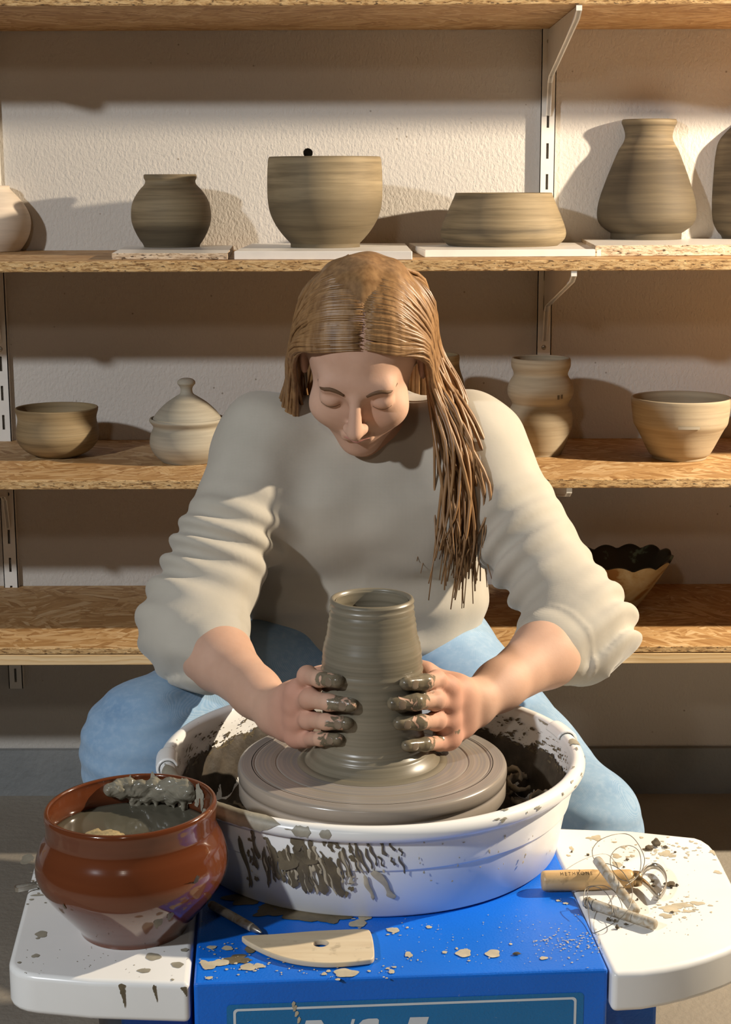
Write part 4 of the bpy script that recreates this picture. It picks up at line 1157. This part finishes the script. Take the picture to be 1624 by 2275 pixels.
# ---- wire clay cutter: two clay-caked toggles and a looping wire
cut = thing('wire_cutter', 'clay cutting wire with two clay-caked wooden toggles, on the right tray', 'clay cutter', PZ(1380, 2000, TT))
c0 = Vector(cut.location)
def toggle(a, b, r):
    a, b = a-c0, b-c0; d = (b-a); n = 6
    pts = [a + d*t for t in (0, .012, .05, .5, .95, .988, 1)]
    return link('toggle', tube_mesh([tuple(p) for p in pts], [r*.75, r*.95, r, r, r, r*.95, r*.78], 14), 'clay_caked_wood', cut)
ta, tb_ = PZ(1325, 1909, TT+.034), PZ(1414, 2027, TT+.0055)
toggle(ta, tb_, .0052)
tc_, td_ = PZ(1298, 2003, TT+.0066), PZ(1457, 2055, TT+.0060)
toggle(tc_, td_, .0054)
def zp(pts, zs):
    out = []
    for (x, y), z in zip(pts, zs): q = PZ(1180+x/4.776, 1830+y/4.776, TT+z) - c0; out.append(tuple(q))
    return catmull(out, 5)
w1 = [(690,400),(655,350),(652,270),(710,190),(800,140),(920,108),(1030,115),(1110,180),(1180,300),(1203,400),(1165,510),(1060,600),(950,590),(860,490),(840,370),(880,290),(960,240),(1060,235),(1140,290),(1165,400),(1150,520),(1100,590),(1000,660)]
z1 = [.034,.033,.031,.028,.025,.022,.02,.02,.021,.023,.025,.027,.028,.029,.029,.028,.026,.024,.022,.022,.024,.024,.023]
w2 = [(660,390),(740,420),(830,430),(960,500),(1050,640),(1075,740),(1040,890),(940,1010),(800,1100),(700,1150),(645,1150),(618,1010),(600,840),(602,700),(650,668),(720,680),(800,740),(850,830),(862,940),(840,1000)]
z2 = [.034,.034,.033,.031,.028,.024,.018,.012,.006,.0015,.001,.004,.010,.016,.02,.02,.018,.014,.009,.004]
w3 = [(570,880),(556,780),(580,690),(640,660),(760,655),(860,700),(920,770),(960,860),(966,920)]
z3 = [.012,.016,.02,.022,.021,.018,.012,.005,.001]
V, F = [], []
for w_, z_ in ((w1, z1), (w2, z2), (w3, z3)):
    v_, f_ = tube(zp(w_, z_), .00042, 6); b = len(V); V += v_; F += [tuple(i+b for i in q) for q in f_]
link('wire', mesh_from(V, F), 'wire_steel', cut)
for t in (.05, .14):
    p = (tc_ + (td_-tc_)*t) - c0; dd = (td_-tc_).normalized(); u = dd.cross(Vector((0, 0, 1))).normalized(); k_ = u.cross(dd)
    link('wire_wrap', tube_mesh([tuple(p + (u*math.cos(a) + k_*math.sin(a))*.0058) for a in np.linspace(0, 2*PI, 20)], .0005, 6), 'wire_steel', cut)

# ---- wooden needle tool by the rib
a, b = PZ(466, 2008, TT+.0046), PZ(562, 2062, TT+.0046)
nt, L = axis_thing('needle_tool', 'wooden stick tool with dark metal tip beside the wooden rib', 'clay tool', a, b)
link('handle', turned([(0, .0003), (.001, .0035), (.004, .0044), (L*.6, .0046), (L-.003, .0044), (L, .0036), (L, .0003)], 20), 'clay_caked_wood', nt)
link('tip', turned([(L-.004, .0003), (L-.004, .0040), (L+.004, .0036), (L+.013, .0012), (L+.014, .0002)], 16), 'steel', nt)

# ---- metal ribbon tool sticking out behind the terracotta pot
a, b = PZ(250, 1930, TT+.0045), PZ(92, 1963, TT+.0045)
mt, L = axis_thing('ribbon_tool', 'small metal ribbon tool poking out over the left tray edge behind the pot', 'clay tool', a, b)
link('handle', turned([(0, .0003), (.001, .0038), (.006, .0044), (L-.004, .0044), (L, .0040), (L, .0003)], 20), 'clay_caked_wood', mt)
link('ferrule', turned([(L-.006, .0003), (L-.006, .0046), (L+.004, .0044), (L+.006, .0034), (L+.006, .0003)], 20), 'steel', mt)
Le = (PZ(36, 1978, TT+.0045) - b).length
bm = bmesh.new(); prev = None
pts = [(L+.002, -.0028), (L+Le*.5, -.0042), (L+Le*.92, -.0044), (L+Le, -.002), (L+Le, .002), (L+Le*.92, .0044), (L+Le*.5, .0042), (L+.002, .0028)]
for x, y in pts:
    cur = [bm.verts.new((x, y, e)) for e in (-.0022, .0022)]
    if prev: bm.faces.new((prev[0], cur[0], cur[1], prev[1]))
    prev = cur
o = link('ribbon', bm_mesh(bm), 'steel', mt); m = o.modifiers.new('solid', 'SOLIDIFY'); m.thickness = .0008; m.offset = 0

# ---- clay crumbs
def crumb_mesh(seed):
    bm = bmesh.new(); bmesh.ops.create_icosphere(bm, subdivisions=2, radius=1); rr_ = random.Random(seed)
    ph = [rr_.random()*6 for _ in range(6)]
    for v in bm.verts:
        p = v.co; k = 1 + .22*math.sin(3*p.x+ph[0]) + .2*math.sin(4*p.y+ph[1]) + .18*math.sin(5*p.z+ph[2]) + .1*math.sin(9*p.x+7*p.y+ph[3]); v.co = p*k*.8
        if v.co.z < -.6: v.co.z = -.6
    return bm_mesh(bm)
cms = [crumb_mesh(i) for i in range(5)]
def crumb(i, px, py, r, label, group=None, sx=1.0, sz=.8, rot=None, base=None):
    k = mpp(py)*r; z = (base if base is not None else TT) + .6*k*sz
    q = PZ(px, py, z); me_ = cms[i % 5]
    o = link('clay_crumb', me_, 'crumb_clay' if not me_.materials else None, loc=q, rot=(0, 0, rot if rot is not None else i*1.3)); o.scale = (k*sx, k, k*sz)
    return tag(o, label, 'clay crumb', group)
crumb(0, 1457, 1872, 11, 'upright dark clay lump, largest on the right tray, near its far edge', None, .9, 1.3, .2)
crumb(1, 1441, 1884, 9, 'flat dark clay lump leaning against the upright one', None, 1.5, .6, .3)
crumb(2, 1487, 1965, 12, 'flat dark clay lump just right of the steel loop', None, 1.2, .6, .1)
crumb(3, 1147, 2118, 5, 'thin black clay sliver lying alone on the blue top', None, 2.6, .7, .1)
crumb(4, 1371, 2060, 6, 'pointed clay crumb in front of the lower toggle', None, 1.0, 1.0, .8)
for i, (x, y, r) in enumerate([(1478,1881,5),(1306,1899,3.4),(1321,2003,3.6),(1352,2043,6),(1366,2046,5),(1390,2053,4),(1450,1957,4),(1452,1967,4.5),(1504,1966,4),(1416,1998,3.2),(1493,2026,4),(1500,1893,3),(1394,1909,4),(1386,1926,3),(1270,1892,3),(1395,1985,4)]):
    crumb(i, x, y, r, 'tiny dark clay crumb scattered around the tools on the right tray', 'clay crumbs on the right tray', 1.2)
# ================================================================== PERSON AT THE WHEEL
def V3(v): return np.array(tuple(v), float)
pel = V3(PY(815, 1470, 2.26)); neck = V3(PY(810, 935, 2.175)); 
shL, shR = V3(PY(588, 990, 2.15)), V3(PY(1046, 990, 2.15))
elL, elR = V3(PY(418, 1396, 1.99)), V3(PY(1292, 1396, 1.99))
wrL, wrR = V3(PY(615, 1582, 1.805)), V3(PY(1054, 1562, 1.812))
chest = V3(PY(812, 1090, 2.185)); waist = V3(PY(815, 1330, 2.235))
HT = math.radians(36)
Hc = V3(PY(806, 790, 2.075))
HX = np.array([.995, .06, .07]); HF = np.array([-.10, -math.cos(HT), -math.sin(HT)]); HF /= np.linalg.norm(HF)
HX = HX - HF*(HX@HF); HX /= np.linalg.norm(HX); HU = np.cross(HX, -HF); HU = HU if HU[2] > 0 else -HU
HM = np.stack([HX, HF, HU])                # rows: local axes in world
def hp_(x, f, u): return Hc + HX*x + HF*f + HU*u
body_s = SDF(); S = body_s
# head
S.ell(hp_(0, -.012, .030), (.074, .092, .079), k=.02, rot=HM)
S.ell(hp_(0, .030, -.040), (.056, .058, .066), k=.03, rot=HM)
S.ell(hp_(0, .066, -.090), (.021, .017, .016), k=.025, rot=HM)
S.cone(hp_(-.034, .074, .016), hp_(.034, .074, .016), .0115, k=.02)
for sx in (-1, 1):
    S.ell(hp_(sx*.036, .060, -.030), (.026, .024, .024), k=.02, rot=HM)
    S.ell(hp_(sx*.0315, .101, -.001), (.016, .014, .012), k=.012, rot=HM, op='sub')
    S.ell(hp_(sx*.0315, .0765, -.002), (.0145, .0125, .0115), k=.004, rot=HM)
    S.ell(hp_(sx*.076, -.008, -.008), (.007, .019, .030), k=.006, rot=HM)
    S.ell(hp_(sx*.0095, .098, -.033), (.0065, .008, .0055), k=.006, rot=HM)
S.cone(hp_(0, .088, .006), hp_(0, .110, -.030), .0065, .0095, k=.010)
S.cone(hp_(-.017, .0855, -.0545), hp_(0, .0935, -.053), .0030, .0048, k=.004); S.cone(hp_(.017, .0855, -.0545), hp_(0, .0935, -.053), .0030, .0048, k=.004)
S.cone(hp_(-.015, .0845, -.0615), hp_(.015, .0845, -.0615), .0052, k=.005)
# neck and torso (under the jersey)
S.cone(hp_(0, -.028, -.055), neck + np.array([0, .0, -.02]), .050, .056, k=.03)
S.cone(neck + np.array([0, .01, -.05]), chest, .07, .095, k=.04, flat=((1, 0, 0), 1.45))
S.cone(chest, waist, .095, .085, k=.04, flat=((1, 0, 0), 1.35)); S.cone(waist, pel, .085, .095, k=.04, flat=((1, 0, 0), 1.4))
for sh, el, wr in ((shL, elL, wrL), (shR, elR, wrR)):
    S.cone(neck + np.array([0, .0, -.045]), sh, .045, .050, k=.03); S.cone(sh, el, .045, .040, k=.03)
    d = wr-el; S.cone(el, el + d*.35, .0395, .0392, k=.03); S.cone(el + d*.35, el + d*.78, .0392, .0280, k=.02); S.cone(el + d*.78, wr, .0280, .0245, k=.015)
# hands wrapped round the clay
tips = []; nails = []
def zfix(py, x, Y): return PY(812, py, Y).z
def hand(side, wr, rows, phis):
    C = np.array([WX, WY, 0])
    def cyl(phi, z, off):
        r = clay_r(z) + off; a = math.radians(phi); return np.array([WX + side*r*math.sin(a), WY - r*math.cos(a), z])
    def at_row(phi, py, off):
        z = WZ + .08
        for _ in range(4):
            p = cyl(phi, z, off); z = PY(812, py, p[1]).z
        return cyl(phi, z, off)
    mcps = []
    for i, ((yt, yp, ym), ph) in enumerate(zip(rows, phis)):
        rb = (.0098, .0100, .0096, .0084)[i]
        tip = at_row(ph, yt, rb*.62); dip = at_row(ph + 24, (yt*.6+yp*.4), rb*.95 + .0005); pip = at_row(ph + 50 + 3*i, yp, rb*1.15 + .004)
        mcp = at_row(99 + 2*i, ym, .026 + (.002 if i in (1, 2) else 0))
        S.cone(mcp, pip, rb*1.10, rb*1.03, k=.004); S.cone(pip, dip, rb*1.00, rb*.90, k=.004); S.cone(dip, tip, rb*.90, rb*.78, k=.004)
        S.ell(pip, (rb*1.1,)*3, k=.005)
        S.ell(mcp + np.array([side*.004, -.002, 0]), (.0115, .012, .0105), k=.010)
        mcps.append(mcp); tips.append((tip, side)); tips.append((dip*.5+tip*.5, side))
        rad = tip - np.array([WX, WY, tip[2]]); rad /= np.linalg.norm(rad)
        nails.append((dip*.28 + tip*.72 + rad*(rb*.74), rad, tip - dip, rb))
    base = [wr + (m - np.mean(mcps, axis=0))*.35 for m in mcps]
    for b_, m in zip(base, mcps): S.cone(b_, m, .0165, .0118, k=.012)
    for i in range(3): S.cone(mcps[i], mcps[i+1], .0105, k=.010); S.cone((base[i]+mcps[i])/2, (base[i+1]+mcps[i+1])/2, .0150, k=.012)
    # thumb on the potter's side of the clay
    cm = wr*.6 + mcps[0]*.4 + np.array([-side*.012, .006, .006])
    z = mcps[0][2] + .006
    m1 = cyl(128, z, .022); t1 = cyl(150, z + .010, .0125); t2 = cyl(172, z + .014, .0085)
    S.cone(wr, cm, .018, .0165, k=.015); S.cone(cm, m1, .0165, .0125, k=.012); S.cone(m1, t1, .0118, .0110, k=.006); S.cone(t1, t2, .0108, .0086, k=.005)
    tips.append((t2, side))
    return mcps
mcL = hand(-1, wrL, [(1513, 1501, 1538), (1566, 1552, 1567), (1607, 1598, 1600), (1642, 1641, 1632)], (37, 22, 27, 37))
mcR = hand(1, wrR, [(1519, 1512, 1528), (1563, 1556, 1560), (1607, 1602, 1600), (1657, 1650, 1638)], (36, 22, 28, 37))
bme, VP = body_s.mesh(.0023)
ploc = np.array([pel[0], pel[1], 0.0])
person = thing('person', 'person in a cream jersey with rolled sleeves and blue jeans throwing clay', 'person', tuple(ploc))
off = tuple(-ploc)
tp = np.array([t for t, s in tips]); sd = np.array([s for t, s in tips])
near = np.where((VP[:, 2] < WZ + .16) & (VP[:, 1] < 1.93))[0]
mud = np.zeros(len(VP)); red = np.zeros(len(VP))
Pn = VP[near]
dL = np.min(np.linalg.norm(Pn[:, None] - tp[sd < 0][None], axis=2), axis=1); dR = np.min(np.linalg.norm(Pn[:, None] - tp[sd > 0][None], axis=2), axis=1)
mud[near] = np.maximum(np.clip(.95 - dL/.024, -.22, 1), np.clip(.95 - dR/.050, -.2, 1))
mw = np.linalg.norm(Pn - np.mean(mcR, axis=0), axis=1); mud[near] = np.maximum(mud[near], np.where(Pn[:, 2] < np.mean(mcR, axis=0)[2]-.018, np.clip(.75-mw/.07, -.2, 1), -.25))
mm_ = np.array(mcL + mcR); dk = np.min(np.linalg.norm(Pn[:, None] - mm_[None], axis=2), axis=1); red[near] = np.clip(1.2 - dk/.05, 0, 1)
rest = np.ones(len(VP), bool); rest[near] = False; mud[rest] = -.6
for nm, arr in (('mud', mud), ('red', red)):
    at_ = bme.attributes.new(nm, 'FLOAT', 'POINT'); at_.data.foreach_set('value', arr.astype(np.float32))
link('body', bme, 'skin', person, off)
# fingernails
bm = bmesh.new(); bmesh.ops.create_uvsphere(bm, u_segments=12, v_segments=8, radius=1); nme = bm_mesh(bm, True)
for c, rad, ax_, rb in nails:
    x = ax_/np.linalg.norm(ax_); z = rad - x*(rad@x); z /= np.linalg.norm(z); y = np.cross(z, x)
    o = link('fingernail', nme, 'muddy_nail' if not nme.materials else None, person)
    o.matrix_basis = Matrix.Translation(tuple(c - ploc)) @ Matrix((tuple(x), tuple(y), tuple(z))).transposed().to_4x4() @ Matrix.Diagonal((.0055, rb*.55, .0010, 1))
# eyebrows, lashes and lips laid on the face surface
def sdf_at(p):
    P = np.array(p, float)[None]; D_ = np.full(1, .1)
    for q in body_s.p:
        if not (np.all(q[8] <= P[0]) and np.all(q[9] >= P[0])): continue
        d = body_s.ev(q, P); k = q[5]
        if q[7] == 'sub': d = -d; hh = np.clip(.5 - .5*(D_-d)/k, 0, 1); D_ = D_*(1-hh) + d*hh + k*hh*(1-hh)
        else: hh = np.clip(.5 + .5*(D_-d)/k, 0, 1); D_ = D_*(1-hh) + d*hh - k*hh*(1-hh)
    return D_[0]
def face(x, u, lift=.0):
    f = .125
    while f > .02 and sdf_at(hp_(x, f, u)) > 0: f -= .0006
    return tuple(hp_(x, f + lift, u))
for sx in (-1, 1):
    link('eyebrow', tube_mesh(catmull([face(sx*x, u) for x, u in ((.014, .0125), (.022, .0175), (.032, .0200), (.042, .0175), (.049, .0115))], 3), [.0020, .0022, .0024, .0025, .0026, .0026, .0025, .0024, .0022, .0020, .0017, .0013, .0008], 8), 'brow_brown', person, off)
    link('eyelashes', tube_mesh(catmull([face(sx*x, u) for x, u in ((.0205, -.0065), (.0260, -.0085), (.0320, -.0092), (.0380, -.0083), (.0435, -.0055))], 3), .0009, 6), 'brow_brown', person, off)
link('lips', tube_mesh(catmull([face(x, u, -.0008) for x, u in ((-.0175, -.0578), (-.0085, -.0560), (0, -.0570), (.0085, -.0560), (.0175, -.0578))], 3), [.0006, .0014, .002, .0024, .0026, .0024, .0022, .0024, .0026, .0024, .002, .0014, .0006], 8), 'lip', person, off)

# ---- jersey
J = SDF()
J.cone(neck + np.array([0, .012, -.045]), chest, .080, .108, k=.05, flat=((1, 0, 0), 1.46))
J.cone(chest + np.array([0, 0, 0]), waist, .110, .108, k=.05, flat=((1, 0, 0), 1.42)); hem = waist*.62 + pel*.38
J.cone(waist, hem, .108, .104, k=.04, flat=((1, 0, 0), 1.45))
J.ell(chest + np.array([-.06, -.075, -.02]), (.062, .045, .060), k=.04); J.ell(chest + np.array([.06, -.075, -.02]), (.062, .045, .060), k=.04)
arms = []
for sh, el, wr in ((shL, elL, wrL), (shR, elR, wrR)):
    d = wr-el; e2 = el + d*.14; cuff = el + d*.24
    J.cone(neck + np.array([0, .008, -.05]), sh, .050, .060, k=.04)
    J.cone(sh, el, .061, .062, k=.045); J.cone(el, e2, .062, .058, k=.03); J.cone(e2, cuff, .0535, .0525, k=.004)
    arms.append((sh, el)); 
    ud = d/np.linalg.norm(d)
    # rolled cuff ring
    uu = np.cross(ud, [0, 0, 1]); uu /= np.linalg.norm(uu); vv = np.cross(ud, uu)
    for ring_, rr_, cr in ((el + d*.235, .0500, .0065), (el + d*.165, .0530, .0060)):
        prev = None
        for k in range(41):
            a = 2*PI*k/40; p = ring_ + (uu*math.cos(a) + vv*math.sin(a))*rr_
            if prev is not None: J.cone(prev, p, cr, k=.0015)
            prev = p
# neckline ring
nd = hp_(0, -.028, -.055) - neck; nd /= np.linalg.norm(nd); uu = np.cross(nd, [1, 0, 0]); uu /= np.linalg.norm(uu); vv = np.cross(nd, uu); prev = None
for k in range(25):
    a = 2*PI*k/24; p = neck + np.array([0, 0, .002]) + (uu*math.cos(a)*.070 + vv*math.sin(a)*.076)
    if prev is not None: J.cone(prev, p, .0065, k=.012)
    prev = p
def jdisp(P):
    out = .0035*snoise(P*np.array([1, 1, .55]), 34, 3) + .0012*snoise(P, 95, 8)
    for i, (sh, el) in enumerate(arms):
        ax_ = el-sh; L2 = ax_@ax_; t = ((P-sh)@ax_)/L2; q = P - sh - t[:, None]*ax_; dist = np.linalg.norm(q, axis=1)
        w = np.clip((.095-dist)/.03, 0, 1)*np.clip((t-.28)/.3, 0, 1)*np.clip((1.35-t)/.1, 0, 1)
        ang = np.arctan2(q[:, 1], q[:, 0]); ph = t*math.sqrt(L2)*2*PI/.034 + 1.7*np.sin(ang + i) + 1.1*snoise(P, 30, 5+i)
        s_ = np.sin(ph); out += -w*(.0062*np.sign(s_)*np.abs(s_)**.8)*(.55 + .45*np.sin(ang*1.0 + t*6 + i))
    w = np.clip((chest[2]-.06-P[:, 2])/.1, 0, 1)*np.clip(1-np.abs(P[:, 0]-chest[0])/.2, 0, 1)
    out += -w*.006*np.sin((P[:, 2]*1.0 + .35*np.abs(P[:, 0]-chest[0]))*2*PI/.062 + 1.3*snoise(P, 18, 12))
    return out
jme, _ = J.mesh(.0032, jdisp)
link('jersey', jme, 'cream_jersey', person, off)['label'] = 'cream long-sleeved jersey with sleeves pushed up'

# ---- jeans
kL, kR = V3(PY(322, 1655, 1.945)), V3(PY(1288, 1838, 1.935))
hiL, hiR = pel + np.array([-.085, -.01, .005]), pel + np.array([.085, -.01, .005])
anL, anR = np.array([kL[0]-.03, 1.97, .085]), np.array([kR[0]+.02, 1.95, .085])
D = SDF()
D.ell(pel + np.array([0, .02, 0]), (.175, .125, .105), k=.05)
for hi_, kn, an in ((hiL, kL, anL), (hiR, kR, anR)):
    D.cone(hi_, kn, .092, .074, k=.05); D.cone(kn, kn*.6+an*.4, .072, .066, k=.03); D.cone(kn*.6+an*.4, an, .066, .062, k=.03)
def ddisp(P):
    out = .002*snoise(P, 40, 21) + .0010*snoise(P, 110, 22)
    for kn in (kL, kR):
        d = np.linalg.norm(P-kn, axis=1); out += -.003*np.clip(1-d/.13, 0, 1)*np.sin(P[:, 2]*2*PI/.028 + 2*snoise(P, 25, 23))
    return out
dme, _ = D.mesh(.0040, ddisp)
link('jeans', dme, 'denim', person, off)['label'] = 'light blue denim jeans'
# ---- shoes
for an, kn in ((anL, kL), (anR, kR)):
    s_ = SDF(); ft = np.array([an[0], an[1]-.12, .034]); s_.cone(np.array([an[0], an[1]+.03, .038]), ft, .038, .036, k=.02, flat=((0, 0, 1), .9)).cone(np.array([an[0], an[1], .05]), np.array([an[0], an[1], .105]), .042, .046, k=.02)
    s_.cone(ft, ft + np.array([0, -.05, -.004]), .036, .028, k=.02)
    me, _ = s_.mesh(.004); link('shoe', me, 'dark_leather', person, off)

# ---- hair: cap plus many locks
r5 = random.Random(21)
hs_ = SDF(); hs_.ell(hp_(0, -.026, .034), (.081, .092, .084), k=.01, rot=HM); hs_.ell(hp_(0, -.055, -.02), (.070, .060, .075), k=.03, rot=HM)
hs_.ell(hp_(0, .125, -.045), (.060, .085, .092), k=.02, rot=HM, op='sub')
hme, _ = hs_.mesh(.003, lambda P: .0012*snoise(P, 180, 31)); 
hair = link('hair', hme, 'hair_brown', person, off); hair['label'] = 'long light brown hair falling over one shoulder'
V, F = [], []
def lock(root, mids, r0):
    pts = catmull([tuple(p) for p in [root]+mids], 4); n = len(pts)
    rads = [r0*min(1, .25+i*.35)*(.6 + .5*math.sin(PI*min(1, .15+.85*i/(n-1))))*(1 if i < n-3 else .55) for i in range(n)]
    v_, f_ = tube(pts, rads, 5); b = len(V); V.extend(v_); F.extend([tuple(i+b for i in q) for q in f_])
for i in range(520):
    sx = 1 if i % 100 < 56 else -1
    f0 = r5.uniform(-.088, .070); u0 = .030 + .0855*math.sqrt(max(.02, 1-((f0+.014)/.099)**2))
    jit = lambda s=.006: np.array([r5.gauss(0, s), r5.gauss(0, s), r5.gauss(0, s)])
    root = hp_(sx*r5.uniform(.0, .006) + .008, f0, u0 - .004)
    side = hp_(sx*(.078 + r5.uniform(0, .008)), f0*.62 - .004, .036 + r5.uniform(-.01, .01))
    low = hp_(sx*(.084 + r5.uniform(0, .012)), f0*.55 - .012, -.035 + r5.uniform(-.01, .01))
    fm = f0*.86; mid0 = hp_(sx*.050, fm, .031 + .086*math.sqrt(max(.06, 1-(.05/.083)**2-((fm+.014)/.100)**2)))
    if sx > 0:    # falls forward over the shoulder on the picture's right
        e = r5.random()
        p1 = low + np.array([.018 + .02*r5.random(), -.010 + .03*(r5.random()-.5), -.070]) + jit()
        p2 = p1 + np.array([.022*r5.random(), -.012, -.075]) + jit(.008); p3 = p2 + np.array([-.010 + .012*r5.random(), -.006, -.05 - .07*e]) + jit(.010)
        lock(root, [mid0, side, low, p1, p2, p3], r5.uniform(.0017, .0032))
    else:
        p1 = low + np.array([-.006, .035 + .02*r5.random(), -.060]) + jit(); p2 = p1 + np.array([.0, .045, -.075]) + jit(.008); p3 = p2 + np.array([.01, .02, -.06*r5.random()-.02]) + jit(.008)
        lock(root, [mid0, side, low, p1, p2, p3], r5.uniform(.0017, .0032))
for i in range(170):   # back of the head
    x0 = r5.uniform(-.07, .07); root = hp_(x0*.4, -.085 + r5.uniform(-.01, .03), .085); c = hp_(x0, -.120, .02 + r5.uniform(-.01, .01)); l_ = hp_(x0*1.1, -.118, -.06)
    p1 = neck + np.array([x0*1.3, .075, -.02]) ; p2 = neck + np.array([x0*1.4, .11, -.12 - .08*r5.random()])
    lock(root, [c, l_, p1 + np.array([0, r5.uniform(0, .015), 0]), p2 + np.array([r5.gauss(0, .008), r5.uniform(0, .015), 0])], r5.uniform(.002, .0034))
link('hair_locks', mesh_from(V, F), 'hair_brown', hair)

# ---- low stool under the potter
STZ = pel[2] - .106
stool = thing('stool', 'low round wooden stool under the seated potter', 'stool', (pel[0], pel[1]+.02, 0))
link('seat', lathe([(.0005, STZ-.032), (.13, STZ-.032), (.145, STZ-.026), (.15, STZ-.014), (.145, STZ-.004), (.13, STZ), (.0005, STZ)], 64), 'stool_wood', stool)
for k in range(4):
    a = PI/4 + k*PI/2; link('leg', tube_mesh([(.09*math.cos(a), .09*math.sin(a), STZ-.03), (.135*math.cos(a), .135*math.sin(a), .0)], [.014, .012], 14), 'stool_wood', stool)
